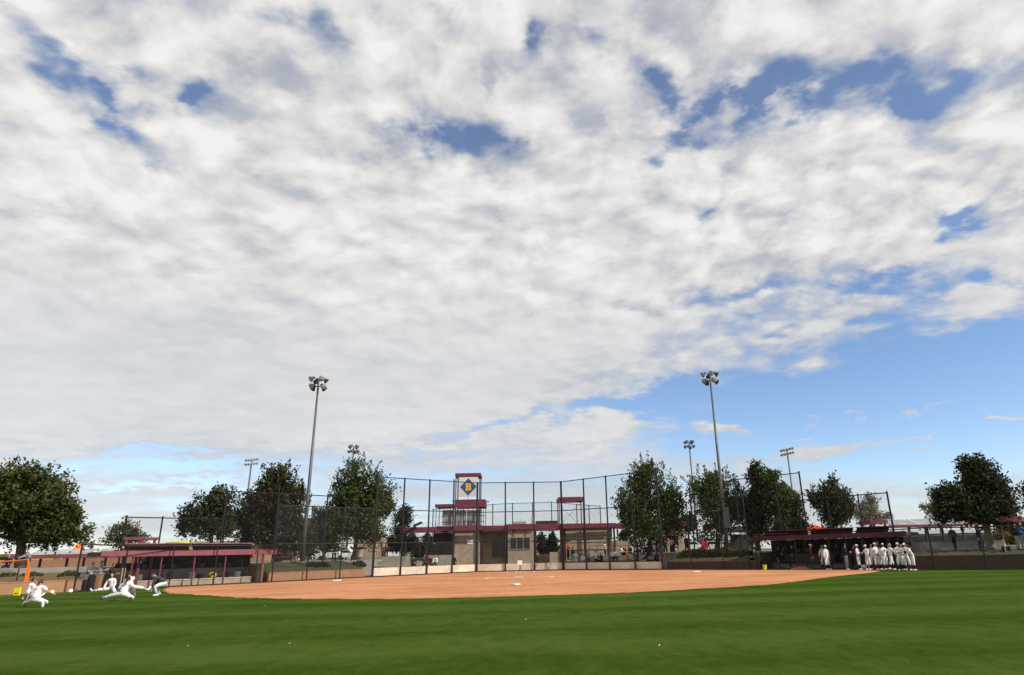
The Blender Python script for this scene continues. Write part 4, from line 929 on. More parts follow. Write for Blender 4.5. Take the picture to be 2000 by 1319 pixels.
# ------------------------------------------------------------------ dugouts
def dugout(label, a, b, zt, zb, zu, faded, flip, upper, posts, ext0, ext1, n_bench):
    """a: end towards home plate, b: far end. s runs from a to b, t goes to the back of the dugout."""
    u = (Vector(b) - Vector(a)); L = u.to_2d().length
    F = frame(a, u)
    if flip: F = F @ Matrix.Diagonal((1, -1, 1, 1))
    t = thing('dugout', label, 'dugout', (a[0], a[1], 0), 'team dugouts')
    fm, dm = ('maroon_faded', 'roof_dark') if faded else ('maroon_shaded', 'roof_dark')
    D = 3.0
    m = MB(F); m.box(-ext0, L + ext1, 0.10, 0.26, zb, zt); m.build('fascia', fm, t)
    m = MB(F); m.box(-ext0, L + ext1, 0.262, D + 0.4, zb + 0.06, zt - 0.06); m.build('roof', dm, t)
    for s0, s1 in upper:
        r = MB(F); r.add([(s0, 0.7, zt - 0.03), (s1, 0.7, zt - 0.03), (s1 + (0.3 if s1 < L else 0), 0.25, zu), (s0 + 0.3, 0.25, zu),
                          (s0, 0.9, zt - 0.03), (s1, 0.9, zt - 0.03), (s1 + (0.3 if s1 < L else 0), 0.45, zu + 0.02), (s0 + 0.3, 0.45, zu + 0.02)],
                         [(0, 1, 2, 3), (5, 4, 7, 6), (3, 2, 6, 7), (0, 3, 7, 4), (1, 5, 6, 2), (0, 4, 5, 1)])
        o = r.build('clerestory', dm, t)
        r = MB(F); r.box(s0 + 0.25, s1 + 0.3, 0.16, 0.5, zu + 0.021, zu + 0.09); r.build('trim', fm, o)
    for s in posts:
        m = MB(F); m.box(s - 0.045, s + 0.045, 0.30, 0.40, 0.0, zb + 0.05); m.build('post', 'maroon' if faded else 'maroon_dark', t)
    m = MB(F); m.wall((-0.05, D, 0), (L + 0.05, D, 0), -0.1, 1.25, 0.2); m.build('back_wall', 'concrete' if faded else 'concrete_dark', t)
    m = MB(F); m.box(0.0, L, D - 0.12, D - 0.06, 1.2, zb - (0.42 if faded else -0.02)); m.build('windscreen', 'screen_green', t)  # stretched to the roof in the shaded dugout to darken the gap
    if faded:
        m = MB(F); m.box(0.05, 7.6, D - 0.2, D - 0.13, 1.3, zb + 0.05); m.build('windscreen', 'screen_green', t)  # extra dark sheet added up to the roof to darken the interior
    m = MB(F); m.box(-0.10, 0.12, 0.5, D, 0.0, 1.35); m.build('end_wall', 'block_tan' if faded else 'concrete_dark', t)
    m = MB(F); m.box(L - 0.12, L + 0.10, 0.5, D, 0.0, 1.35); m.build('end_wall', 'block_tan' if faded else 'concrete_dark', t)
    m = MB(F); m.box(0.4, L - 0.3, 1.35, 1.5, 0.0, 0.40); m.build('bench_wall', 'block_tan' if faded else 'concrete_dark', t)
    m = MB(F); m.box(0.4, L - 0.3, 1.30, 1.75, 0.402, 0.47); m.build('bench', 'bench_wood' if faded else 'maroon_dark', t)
    m = MB(F); m.box(-ext0 + 0.1, L, 0.12, D, -0.05, 0.012); m.build('floor', 'concrete', t)
    return t, F, L
zt, zb = ztop(DL0.x, DL0.y, 1072.8), ztop(DL0.x, DL0.y, 1082.8); zu = ztop(DL0.x, DL0.y, 1062.5)
print('left dugout', zt, zb, zu, (DL0 - DL1).length)
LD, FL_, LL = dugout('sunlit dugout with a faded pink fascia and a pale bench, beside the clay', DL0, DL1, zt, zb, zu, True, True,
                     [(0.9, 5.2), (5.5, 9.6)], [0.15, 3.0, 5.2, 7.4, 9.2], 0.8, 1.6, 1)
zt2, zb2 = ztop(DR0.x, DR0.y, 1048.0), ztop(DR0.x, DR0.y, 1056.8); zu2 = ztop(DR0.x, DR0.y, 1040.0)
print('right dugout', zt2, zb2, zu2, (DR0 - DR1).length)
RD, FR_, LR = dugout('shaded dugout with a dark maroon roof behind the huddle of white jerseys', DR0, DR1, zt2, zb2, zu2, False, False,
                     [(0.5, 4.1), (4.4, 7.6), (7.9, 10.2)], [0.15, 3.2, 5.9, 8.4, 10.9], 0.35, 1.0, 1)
def portal(label, x0, x1, ytop, ybot, Y, dY, legs_to, matn):
    """steel gate frame: four legs, ring of beams on top"""
    (ax, az), (bx, bz) = XZ(x0, ytop, Y), XZ(x1, ytop, Y); z1 = (az + bz) / 2; z0 = XZ((x0 + x1) / 2, ybot, Y)[1]
    t = thing('portal_frame', label, 'frame', ((ax + bx) / 2, Y, legs_to))
    w = 0.14
    for x in (ax, bx):
        for y in (Y, Y + dY):
            m = MB(); m.box(x - w / 2, x + w / 2, y - w / 2, y + w / 2, legs_to, z0 - 0.003); m.build('leg', matn, t)
    for y in (Y, Y + dY):
        m = MB(); m.box(ax - 0.2, bx + 0.2, y - 0.09, y + 0.09, z0, z1); m.build('beam', matn, t)
    for x in (ax, bx):
        m = MB(); m.box(x - 0.08, x + 0.08, Y + 0.092, Y + dY - 0.092, z0 + 0.02, z1 - 0.02); m.build('beam', matn, t)
    return t
portal('faded pink steel gate frame rising above the end of the sunlit dugout', 249, 280, 1049, 1054.5, 49.8, 1.6, 0.0, 'maroon_faded')
portal('dark maroon steel gate frame rising above the end of the shaded dugout', 1702, 1727, 1016, 1023, 50.5, 1.6, 0.0, 'maroon')

# ------------------------------------------------------------------ concession building behind the backstop
def RB(mb, x0, y0, x1, y1, Y, depth):
    """box whose front face fills a pixel rectangle at depth Y"""
    xm, ym = (x0 + x1) / 2, (y0 + y1) / 2
    X0, X1 = XZ(x0, ym, Y)[0], XZ(x1, ym, Y)[0]; Z1, Z0 = XZ(xm, y0, Y)[1], XZ(xm, y1, Y)[1]
    mb.box(X0, X1, Y, Y + depth, Z0, Z1); return X0, X1, Z0, Z1
def RBz(mb, x0, y0, x1, Y, depth, z0=0.0):
    xm = (x0 + x1) / 2; X0, X1 = XZ(x0, y0 + 20, Y)[0], XZ(x1, y0 + 20, Y)[0]; Z1 = XZ(xm, y0, Y)[1]
    mb.box(X0, X1, Y, Y + depth, z0, Z1); return X0, X1, z0, Z1
YB = 80.0
con = thing('concession_building', 'long tan block building with maroon roof edge and dark windows behind the backstop', 'building', (0, YB, 0))
zF1, zF0 = XZ(1010, 1025, YB - 1)[1], XZ(1010, 1034.5, YB - 1)[1]
xa, xb = XZ(783, 1030, YB - 1)[0], XZ(1232, 1027, YB - 1)[0]
for (p0, p1, dy, dz0, dz1) in ((783, 852, -0.9, -0.12, -0.05), (852, 886, -0.6, -0.02, 0.02), (886.2, 941, -1.0, 0.0, 0.03), (941.2, 991, -0.8, 0.06, -0.04), (991.2, 1045, -1.25, 0.02, 0.06), (1045.2, 1096, -0.7, -0.16, 0.02), (1096.2, 1143, -1.0, 0.0, 0.0), (1143.2, 1203, -0.9, 0.03, -0.03), (1203.2, 1232, -0.6, -0.16, -0.08)):
    m = MB(); m.box(XZ(p0, 1028, YB + dy)[0], XZ(p1, 1028, YB + dy)[0], YB + dy, YB + dy + 0.28 - 0.001 * abs(dy), zF0 + dz0, zF1 + dz1); fas = m.build('fascia', 'maroon' if p0 % 2 else 'maroon_dark' if p0 in (852,) else 'maroon', con)
m = MB(); m.box(xa + .05, xb - .05, YB - 0.28, YB + 8, zF0 + 0.15, zF1 - 0.06); m.build('roof', 'roof_dark', con)
m = MB(); RBz(m, 888, 1036, 937, YB, 6); w1 = m.build('wall', 'block_tan', con)
m = MB(); m.cur = 0; RBz(m, 937.5, 1036, 992, YB + 1.6, 4); m.build('wall', 'block_tan', con)
m = MB(); RB(m, 941, 1033.5, 991, 1037.5, YB - 0.6, 0.3); m.build('soffit', 'concrete', con)
m = MB(); RBz(m, 992, 1026.5, 1043.5, YB - 0.9, 5); bx = m.build('press_box', 'panel_tan', con)
def window(x0, y0, x1, y1, Y, parent, frame_m='concrete', split=0):
    m = MB(); X0, X1, Z0, Z1 = RB(m, x0, y0, x1, y1, Y, 0.02); g = m.build('window', 'glass_dark', parent)
    m = MB(); b = 0.07
    m.box(X0 - b, X1 + b, Y - 0.05, Y + 0.06, Z0 - b, Z0); m.box(X0 - b, X1 + b, Y - 0.05, Y + 0.06, Z1, Z1 + b)
    m.box(X0 - b, X0, Y - 0.05, Y + 0.06, Z0, Z1); m.box(X1, X1 + b, Y - 0.05, Y + 0.06, Z0, Z1)
    for k in range(1, split + 1):
        x = X0 + (X1 - X0) * k / (split + 1); m.box(x - 0.03, x + 0.03, Y - 0.03, Y - 0.001, Z0, Z1)
    m.build('frame', frame_m, g); return g
window(960.5, 1053.5, 991, 1088, YB + 1.57, con, 'concrete', 1)
window(996.5, 1050.5, 1034.5, 1072.5, YB - 0.93, con, 'panel_tan', 2)
for x0, x1 in ((1000.5, 1004), (1025, 1028)):
    m = MB(); RB(m, x0, 1027.5, x1, 1050, YB - 0.96, 0.04); m.build('downpipe', 'concrete_dark', con)
for y in (1037.5,):
    m = MB(); RB(m, 1004, y, 1025, y + 1.2, YB - 0.94, 0.03); m.build('ledge', 'concrete_dark', con)
# maroon columns
for px, y0 in ((940, 1034), (989, 1024), (1046, 1030), (1095.5, 1030), (1103, 1030), (1142, 1031), (1200, 1030), (886, 1036)):
    m = MB(); RBz(m, px - 1.8, y0, px + 1.8, YB - 0.45, 0.2); m.build('column', 'maroon_dark', con)
m = MB(); RB(m, 1047, 1017.5, 1089, 1023.6, YB - 0.5, 3); m.build('vent_hood', 'roof_dark', con)
m = MB(); RB(m, 1047, 1031, 1090, 1037, YB - 0.3, 0.3); m.build('lintel', 'maroon_dark', con)
m = MB(); RBz(m, 1050, 1085, 1075, YB + 2, 0.3); m.build('low_wall', 'block_tan', con)
m = MB(); RBz(m, 1074, 1078.5, 1094, YB - 0.3, 0.6); m.build('low_wall', 'panel_tan', con)
m = MB(); X0, X1, Z0, Z1 = RBz(m, 1104, 1031.5, 1196, YB, 5); m.build('wall', 'panel_tan', con)
for y in (1046.5, 1059, 1073):
    m = MB(); RB(m, 1106, y, 1195, y + 1.1, YB - 0.035, 0.03); m.build('seam', 'concrete_dark', con)
m = MB(); RBz(m, 1196.5, 1057, 1232, YB, 0.4); m.build('low_wall', 'panel_tan', con)
for px in (1207, 1228): 
    m = MB(); RBz(m, px - 1.5, 1034, px + 1.5, YB + 1, 0.2); m.build('column', 'concrete', con)
# left open bay
m = MB(); RBz(m, 833, 1084.5, 887.5, YB - 0.4, 0.4); m.build('low_wall', 'block_grey', con)
m = MB(); RB(m, 846, 1040, 887.5, 1060, YB + 1.5, 0.3); m.build('wall', 'maroon_dark', con)
window(851, 1060.5, 885, 1083, YB + 1.4, con, 'concrete_dark', 3)
for px in (792, 832):
    m = MB(); RBz(m, px - 1.3, 1037, px + 1.3, YB - 0.3, 0.2); m.build('column', 'maroon_dark', con)
for (x0, y0, x1, y1, w) in ((808, 1027.5, 824, 1020.5, 0.35), (775, 1030.5, 792, 1028.5, 0.3)):
    m = MB(); m.bar(AT(x0, y0, YB - 1.2), AT(x1, y1, YB - 1.2), 1.2, 0.16); m.build('roof_flap', 'roof_dark', con)
for (x0, y0, x1, y1) in ((790, 1036.5, 812, 1029.5), (850, 1036, 886, 1041), (850, 1041, 886, 1037)):
    m = MB(); m.bar(AT(x0, y0, YB - 1.15), AT(x1, y1, YB - 1.15), 0.14, 0.2); m.build('brace', 'maroon', con)
# notices on the walls
m = MB(); RB(m, 912, 1054.5, 923.5, 1063.5, YB - 0.06, 0.05)
tag(m.build('notice_board', 'white_paint'), 'small white notice board on the tan wall below the maroon roof edge', 'notice board')
m = MB(); RB(m, 1010.8, 1095, 1020, 1103.8, 69.6, 0.2)
t = thing('control_box', 'square white box on a short stem standing behind the low backstop wall', 'box', (G(1015.5, 1113.5).x * 0.99, 69.7, 0))
m.build('housing', 'white_paint', t); m = MB(); x = XZ(1015.5, 1104, 69.7)[0]; m.tube((x, 69.8, 0), (x, 69.8, XZ(1015.5, 1103.8, 69.7)[1]), 0.05); m.build('stem', 'galvanised', t)
m = MB(); m.tube((x, 69.8, XZ(1015.5, 1095, 69.7)[1]), (x, 69.8, XZ(1015.5, 1089, 69.7)[1]), 0.02); m.build('aerial', 'black_steel', t)
# roof top bits
for (x0, y0, x1, y1, nm, lb) in ((922, 1022.5, 931, 1026.6, 'brown_unit', 'small orange brown unit on the roof edge beside the sign tower'), (1002, 1019, 1027, 1022, 'duct', 'flat grey duct on the roof above the press window'), (1038, 1009, 1041, 1023, 'vent_pipe', 'short grey vent pipe on the roof by the distant backstop')):
    m = MB(); RB(m, x0, y0, x1, y1 + 1.5, YB + 0.6, 0.8); m.box(0, 0, 0, 0, 0, 0) if False else None
    t = m.build('roof_unit' if nm != 'vent_pipe' else 'vent_pipe', 'concrete' if nm != 'brown_unit' else 'dirt_pile'); tag(t, lb, 'roof unit' if nm != 'vent_pipe' else 'pipe')

# terraces left and right of the plate
def terrace(label, x0, x1, steps, matn, Y0, dY):
    p = XZ((x0 + x1) / 2, 1110, Y0); t = thing('terrace', label, 'terrace', (p[0], Y0, 0))
    for i, (py, a, b) in enumerate(steps):
        m = MB(); RBz(m, a, py, b, Y0 + i * dY, dY + 0.02 if i < len(steps) - 1 else 3.0); m.build('step', matn, t)
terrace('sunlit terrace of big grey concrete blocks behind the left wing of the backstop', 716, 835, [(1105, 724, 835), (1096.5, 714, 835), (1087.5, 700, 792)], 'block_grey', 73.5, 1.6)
terrace('shaded grey concrete steps where spectators sit, behind the right wing of the backstop', 1104, 1300, [(1104.5, 1100, 1296), (1095, 1103, 1300), (1085, 1150, 1304)], 'concrete_dark', 72.5, 1.6)  # tree shade on these steps is put into the dark concrete colour
# handrails on the terraces
def handrail(label, pts, n):
    t = thing('handrail', label, 'railing', pts[0]); P = [Vector(p) for p in pts]
    m = MB(); m.chain([p + Vector((0, 0, 1.0)) for p in P], [.025] * len(P), 6); m.build('rail', 'black_steel', t)
    m = MB(); m.chain([p + Vector((0, 0, .5)) for p in P], [.02] * len(P), 6); m.build('rail', 'black_steel', t)
    for k in range(n):
        p = P[0].lerp(P[-1], k / (n - 1)); m = MB(); m.tube(p, p + Vector((0, 0, .985)), .025, n=6); m.build('post', 'black_steel', t)
q0, q1 = AT(1104, 1094, 75.8), AT(1150, 1094, 75.8); handrail('black handrail along the tan panelled wall behind the steps', [(q0.x, 75.8, q0.z), (q1.x, 75.8, q1.z)], 5)
q0, q1 = AT(1152, 1084.5, 77.0), AT(1290, 1083, 77.0); handrail('black handrail at the top of the shaded steps', [(q0.x, 77.0, q0.z), (q1.x, 77.0, q1.z)], 10)
q0, q1 = AT(742, 1087, 78.4), AT(832, 1086.5, 78.4); handrail('black handrail at the top of the sunlit terrace', [(q0.x, 78.4, q0.z), (q1.x, 78.4, q1.z)], 8)
# kiosk buildings either side
kio = thing('kiosk', 'small tan block kiosk with a pink sunlit side, half behind the feathery tree', 'building', (*XZ(711, 1090, 77)[:1], 77, 0))
m = MB(); RBz(m, 690, 1046, 732.5, 77, 5.5); kx = XZ(732.5, 1066, 77)[0]; m.build('wall', 'block_tan', kio)
kz = XZ(711, 1046, 77)[1]
m = MB(); m.box(kx + .003, kx + 0.08, 77.1, 82.4, 0.0, kz - 0.02); m.build('side_wall', 'stucco_pink', kio)
m = MB(); m.box(XZ(688.5, 1046, 77)[0], kx + 0.3, 76.7, 82.8, kz + 0.002, kz + 0.22); m.build('roof', 'maroon_dark', kio)
for k in range(5):
    m = MB(); m.box(kx + 0.083, kx + 0.11, 77.5 + k * 0.9, 77.62 + k * 0.9, 1.7, kz - 1.6); m.build('post', 'maroon_dark', kio)
kio = thing('kiosk', 'small tan block kiosk with maroon corner trim beside the shaded steps', 'building', (*XZ(1314, 1075, 79)[:1], 79, 0))
m = MB(); RBz(m, 1294, 1028, 1337, 79, 5); m.build('wall', 'block_tan', kio)
kz = XZ(1315, 1028, 79)[1]; X0, X1 = XZ(1291, 1028, 79)[0], XZ(1340, 1028, 79)[0]
m = MB(); m.box(X0, X1, 78.6, 84.3, kz + .002, kz + 0.42); m.build('roof', 'maroon', kio)
for (x0, y0, x1, y1) in ((1329, 1030.5, 1335.5, 1033), (1329, 1035.5, 1335.5, 1039)):
    m = MB(); RB(m, x0, y0, x1, y1, 78.93, 0.06); m.build('bracket', 'maroon', kio)
m = MB(); RB(m, 1297, 1032.5, 1305, 1033.6, 78.95, 0.04); m.build('plaque', 'white_paint', kio)
m = MB(); RB(m, 1310, 1048, 1325, 1078, 78.95, 0.04); m.build('door', 'glass_dark', kio)
t = thing('stair', 'narrow pale concrete stair beside the tan kiosk and the shrub bed', 'stairs', (*XZ(1333, 1090, 76)[:1], 76, 0))
for i, (py) in enumerate((1099, 1092, 1085, 1078)):
    m = MB(); RBz(m, 1327, py, 1341, 74 + i * 0.8, 0.82 if i < 3 else 2); m.build('step', 'concrete', t)

# ------------------------------------------------------------------ sign tower
YT = 83.0
tw = thing('sign_tower', 'maroon steel sign tower above the roof carrying a blue diamond with a yellow letter B', 'sign tower', (*XZ(917, 1028, YT)[:1], YT, 4.5))
xl, xr = XZ(890.5, 950, YT)[0], XZ(937, 950, YT)[0]; DY = 3.0
zt_ = XZ(914, 924.5, YT)[1]; zbm = XZ(914, 930.5, YT)[1]; zb1 = XZ(918, 976, YT)[1]; zb0 = XZ(918, 991, YT)[1]; zroof = 4.7
for x in (xl, xr):
    for y in (YT, YT + DY):
        m = MB(); m.box(x - 0.06, x + 0.06, y - 0.06, y + 0.06, zroof, zbm - 0.004); m.build('leg', 'maroon_dark', tw)
for dx_ in (0.30, -0.30):
    for y in (YT,):
        x = xl + dx_ if dx_ > 0 else xr + dx_; m = MB(); m.box(x - 0.03, x + 0.03, y - 0.03, y + 0.03, zb1 + 0.004, zbm - 0.004); m.build('rod', 'maroon_dark', tw)
m = MB(); m.box(xl - 0.12, xr + 0.12, YT - 0.12, YT + 0.12, zbm, zt_); m.build('beam', 'maroon', tw)
m = MB(); m.box(xl - 0.12, xr + 0.12, YT + DY - 0.12, YT + DY + 0.12, zbm, zt_); m.build('beam', 'maroon', tw)
for x in (xl, xr):
    m = MB(); m.box(x - 0.1, x + 0.1, YT + 0.122, YT + DY - 0.122, zbm + 0.02, zt_ - 0.02); m.build('beam', 'maroon', tw)
m = MB(); m.box(xl - 0.1, xr + 0.75, YT - 0.2, YT - 0.02 + 0.0, zb0, zb1); m.build('panel', 'maroon', tw)
m = MB(); m.box(xl - 0.1, xr + 0.75, YT + DY, YT + DY + 0.18, zb0, zb1); m.build('panel', 'maroon', tw)
m = MB(); m.box(xr + 0.57, xr + 0.74, YT - 0.018, YT + DY - 0.002, zb0 + .02, zb1 - .02); m.build('panel', 'maroon', tw)
# banner with diamond and letter
X0, X1 = XZ(896, 950, YT)[0], XZ(933.5, 950, YT)[0]; Z1, Z0 = XZ(915, 932.5, YT)[1], XZ(915, 970.5, YT)[1]
yb = YT - 0.15
m = MB(); m.box(X0, X1, yb, yb + 0.05, Z0, Z1); ban = m.build('banner', 'sign_white', tw)
cx_, cz_ = XZ(914.7, 951.2, yb)
hw = XZ(931, 951, yb)[0] - cx_
m = MB(); m.plate([(cx_ - hw, yb - 0.012, cz_), (cx_, yb - 0.012, cz_ - hw * 1.02), (cx_ + hw, yb - 0.012, cz_), (cx_, yb - 0.012, cz_ + hw * 1.02)], (0, 0.01, 0)); m.build('diamond', 'sign_blue', ban)
def letter_B(cx, cz, h, y):
    """slab letter B with two counters, drawn as strips"""
    w = h * 0.80; x0 = cx - w / 2; z0 = cz - h / 2; m = MB()
    outl = [(0, 0), (0.74, 0), (0.93, 0.06), (1.0, 0.17), (1.0, 0.36), (0.90, 0.48), (0.86, 0.52), (0.94, 0.62), (0.94, 0.84), (0.86, 0.96), (0.70, 1.0), (0, 1.0), (0, 0.84), (0.06, 0.80), (0.06, 0.20), (0, 0.16)]
    holes = [[(0.40, 0.22), (0.58, 0.22), (0.62, 0.28), (0.62, 0.36), (0.58, 0.42), (0.40, 0.42)], [(0.40, 0.62), (0.56, 0.62), (0.58, 0.66), (0.58, 0.76), (0.56, 0.80), (0.40, 0.80)]]
    bm = bmesh.new(); es = []
    for poly in [outl] + holes:
        vv = [bm.verts.new((x0 + a * w, y, z0 + b * h)) for a, b in poly]
        es += [bm.edges.new((vv[i], vv[(i + 1) % len(vv)])) for i in range(len(vv))]
    bmesh.ops.triangle_fill(bm, use_beauty=True, use_dissolve=False, edges=es)
    ex = bmesh.ops.extrude_face_region(bm, geom=bm.faces[:])
    bmesh.ops.translate(bm, verts=[q for q in ex['geom'] if isinstance(q, bmesh.types.BMVert)], vec=(0, -0.012, 0))
    m.addbm(bm); return m
letter_B(cx_, cz_, hw * 0.86, yb - 0.014).build('letter', 'sign_yellow', ban)
x = cx_; m = MB(); m.tube((x, yb + 0.02, zb1), (x, yb + 0.02, Z0), 0.025, n=6); m.build('rod', 'maroon_dark', tw)
m = MB(); m.tube((x, yb + 0.02, Z1), (x, yb + 0.02, zbm), 0.025, n=6); m.build('rod', 'maroon_dark', tw)
for x, z in ((xl - 0.28, zb1 - 0.2), (xr + 1.05, zb1 - 0.3), (xl - 0.2, XZ(888, 938, YT)[1])):
    m = MB(); m.ball((x, YT - 0.3, z), (0.14, 0.1, 0.1)); m.tube((x, YT - 0.3, z), (xl if x < xl else xr + .6, YT - 0.1, z - 0.1), 0.02); m.build('floodlight', 'concrete', tw)
# lower trellis storey with grey screens
tr = thing('trellis', 'maroon roof trellis with pale grey screen panels under the sign tower', 'trellis', (*XZ(900, 1028, YT)[:1], YT, 4.5))
zt1, zt0 = XZ(870, 986, YT)[1], XZ(870, 991.5, YT)[1]
xL, xM, xR = XZ(851, 1000, YT)[0], XZ(888, 1000, YT)[0], XZ(949, 1000, YT)[0]
m = MB(); m.box(xL, xM - 0.05, YT - 1.0, YT - 0.8, zt0, zt1); m.build('beam', 'maroon', tr)
m = MB(); m.box(xL, xM - 0.05, YT - 0.798, YT + 2.5, zt0 + 0.04, zt1 - 0.03); m.build('deck', 'maroon', tr)
for px in (851.5, 858, 880, 888, 900, 905, 914, 924, 935, 940, 944, 948.5):
    x = XZ(px, 1008, YT - 0.6)[0]; m = MB(); m.box(x - 0.035, x + 0.035, YT - 0.64, YT - 0.56, zroof, (zt0 if px < 886 else zb0) - 0.003); m.build('upright', 'maroon_dark', tr)
for py in (1008, 1019.5):
    z = XZ(905, py, YT - 0.5)[1]; m = MB(); m.box(xL + 0.8, xR - 0.1, YT - 0.54, YT - 0.47, z - 0.03, z + 0.03); m.build('crossbar', 'maroon_dark', tr)
for x0, x1 in ((864, 886), (889, 911), (912, 940)):
    m = MB(); RB(m, x0, 996.5, x1, 1027, YT + 0.4, 0.05); m.build('screen_panel', 'corrugated', tr)
# open steel arbour right of the plate
ar = thing('roof_arbour', 'open maroon steel arbour with crossed wires on the roof right of the sign tower', 'arbour', (*XZ(1117, 1022, YT)[:1], YT, 4.5))
xl, xr = XZ(1092.5, 1000, YT)[0], XZ(1139.5, 1000, YT)[0]; z1, z0 = XZ(1116, 971, YT)[1], XZ(1116, 978.8, YT)[1]
for x in (xl, xr):
    for y in (YT, YT + 3):
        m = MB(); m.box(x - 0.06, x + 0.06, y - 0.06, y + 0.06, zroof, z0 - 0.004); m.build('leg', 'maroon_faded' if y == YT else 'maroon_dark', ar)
for y in (YT, YT + 3):
    m = MB(); m.box(xl - 0.15, xr + 0.15, y - 0.1, y + 0.1, z0, z1); m.build('beam', 'maroon', ar)
for x in (xl, xr):
    m = MB(); m.box(x - 0.1, x + 0.1, YT + 0.102, YT + 2.898, z0 + .03, z1 - .03); m.build('beam', 'maroon', ar)
m = MB(); m.tube((xl, YT + 3, z0), (xr, YT + 3, zroof), 0.018, n=5); m.tube((xr, YT + 3.04, z0), (xl, YT + 3.04, zroof), 0.018, n=5); m.build('wire_brace', 'black_steel', ar)

# ------------------------------------------------------------------ far canopies left and right
def canopy(label, x0, x1, yr, yf0, yf1, Y, gaps, posts, matf, z_ground, D=5.0):
    """shade roof: low corrugated slopes over a fascia, on posts"""
    xm = (x0 + x1) / 2
    zr, z1, z0 = XZ(xm, yr, Y + 1.5)[1], XZ(xm, yf0, Y)[1], XZ(xm, yf1, Y)[1]
    X0, X1 = XZ(x0, yf0, Y)[0], XZ(x1, yf0, Y)[0]
    t = thing('shade_canopy', label, 'canopy', ((X0 + X1) / 2, Y, z_ground))
    m = MB(); m.box(X0, X1, Y, Y + 0.15, z0, z1); m.build('fascia', matf, t)
    m = MB(); m.box(X0, X1, Y + 0.152, Y + D, z0 + 0.05, z1 - 0.05); m.build('deck', 'corrugated', t)
    for a, b in gaps:
        A, B = XZ(a, yr, Y)[0], XZ(b, yr, Y)[0]; m = MB(); n = max(6, int((B - A) / 0.3)); vs_ = []; 
        for i in range(2 * n + 1):
            x = A + (B - A) * i / (2 * n); d = 0.05 if i % 2 else 0.0
            vs_ += [(x, Y + 0.3, z1 - 0.02 + d), (x, Y + 2.2, zr + d)]
        m.add(vs_, [(2 * i, 2 * i + 2, 2 * i + 3, 2 * i + 1) for i in range(2 * n)]); m.build('roof_sheet', 'corrugated', t)
    for px in posts:
        x = XZ(px, yf1 + 8, Y + 0.5)[0]
        m = MB(); m.box(x - 0.07, x + 0.07, Y + 0.45, Y + 0.6, z_ground, z0 + 0.06); m.build('post', 'maroon_dark', t)
    return t
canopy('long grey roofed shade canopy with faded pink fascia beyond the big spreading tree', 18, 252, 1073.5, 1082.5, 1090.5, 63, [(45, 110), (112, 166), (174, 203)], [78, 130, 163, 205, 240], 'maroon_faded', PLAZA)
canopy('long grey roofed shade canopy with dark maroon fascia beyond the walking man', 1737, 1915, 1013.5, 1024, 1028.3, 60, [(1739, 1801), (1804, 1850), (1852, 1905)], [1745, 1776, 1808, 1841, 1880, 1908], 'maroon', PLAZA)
# bank behind the left canopy
m = MB(); p0, p1 = AT(-40, 1092, 69), AT(262, 1092, 69); m.wall((p0.x, 69), (p1.x, 69.5), PLAZA, XZ(140, 1091, 69)[1], 0.3)
tag(m.build('screen_wall', 'brick_tan'), 'rusty brown wall in the shade under the far pink canopy', 'wall')
m = MB(); p0, p1 = AT(1737, 1050, 66), AT(1960, 1045, 66); m.wall((p0.x, 66), (p1.x, 66), PLAZA, XZ(1830, 1047, 66)[1], 0.3)
tag(m.build('windscreen', 'screen_green'), 'dark green windscreen in the shade under the far grey canopy', 'windscreen')
# gazebo at the right edge
ga = thing('gazebo', 'maroon framed shelter with a leaning pale strut, right of the big tree', 'shelter', (*XZ(1975, 1078, 47)[:1], 47, 1.1))
m = MB(); X0, X1, Z0, Z1 = RB(m, 1950, 1009, 1990, 1019, 47, 3); m.build('roof', 'maroon', ga)
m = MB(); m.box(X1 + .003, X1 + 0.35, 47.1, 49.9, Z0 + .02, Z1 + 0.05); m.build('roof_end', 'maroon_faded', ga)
for px in (1953, 1978):
    m = MB(); m.bar(AT(px, 1019, 47.3), AT(px + 12, 1080, 47.3), 0.1, 0.1); m.build('post', 'maroon', ga)
m = MB(); m.bar(AT(1959, 1054, 47.1), AT(1966, 1078, 47.1), 0.12, 0.12); m.build('strut', 'concrete_pale', ga)
m = MB(); RB(m, 1966, 1067, 1974, 1076, 47.0, 0.5); m.build('bin', 'glass_dark', ga)
m = MB(); RB(m, 1956, 1038.5, 1992, 1039.8, 47.4, 0.06); m.build('crossbar', 'maroon_dark', ga)
# dark green roofed shelter among the trees on the right
sh = thing('shelter', 'dark shelter with a hipped green roof behind the tall light pole base', 'shelter', (*XZ(1450, 1070, 70)[:1], 70, PLAZA))
X0, X1 = XZ(1426, 1040, 70)[0], XZ(1472, 1040, 70)[0]; Z = XZ(1450, 1038.5, 70)[1]; Zt = XZ(1450, 1033, 70)[1]
m = MB(); m.add([(X0, 69.5, Z), (X1, 69.5, Z), (X1, 73.5, Z), (X0, 73.5, Z), ((X0 + X1) / 2 - .4, 71.5, Zt + .3), ((X0 + X1) / 2 + .4, 71.5, Zt + .3)], [(0, 1, 5, 4), (1, 2, 5), (2, 3, 4, 5), (3, 0, 4), (3, 2, 1, 0)]); m.build('roof', 'screen_green', sh)
for px in (1429, 1469):
    m = MB(); RBz(m, px - 1.4, 1039, px + 1.4, 69.8, 0.15, PLAZA); m.build('post', 'black_steel', sh)
m = MB(); RBz(m, 1430, 1044, 1468, 73, 0.2, PLAZA); m.build('back_wall', 'roof_dark', sh)
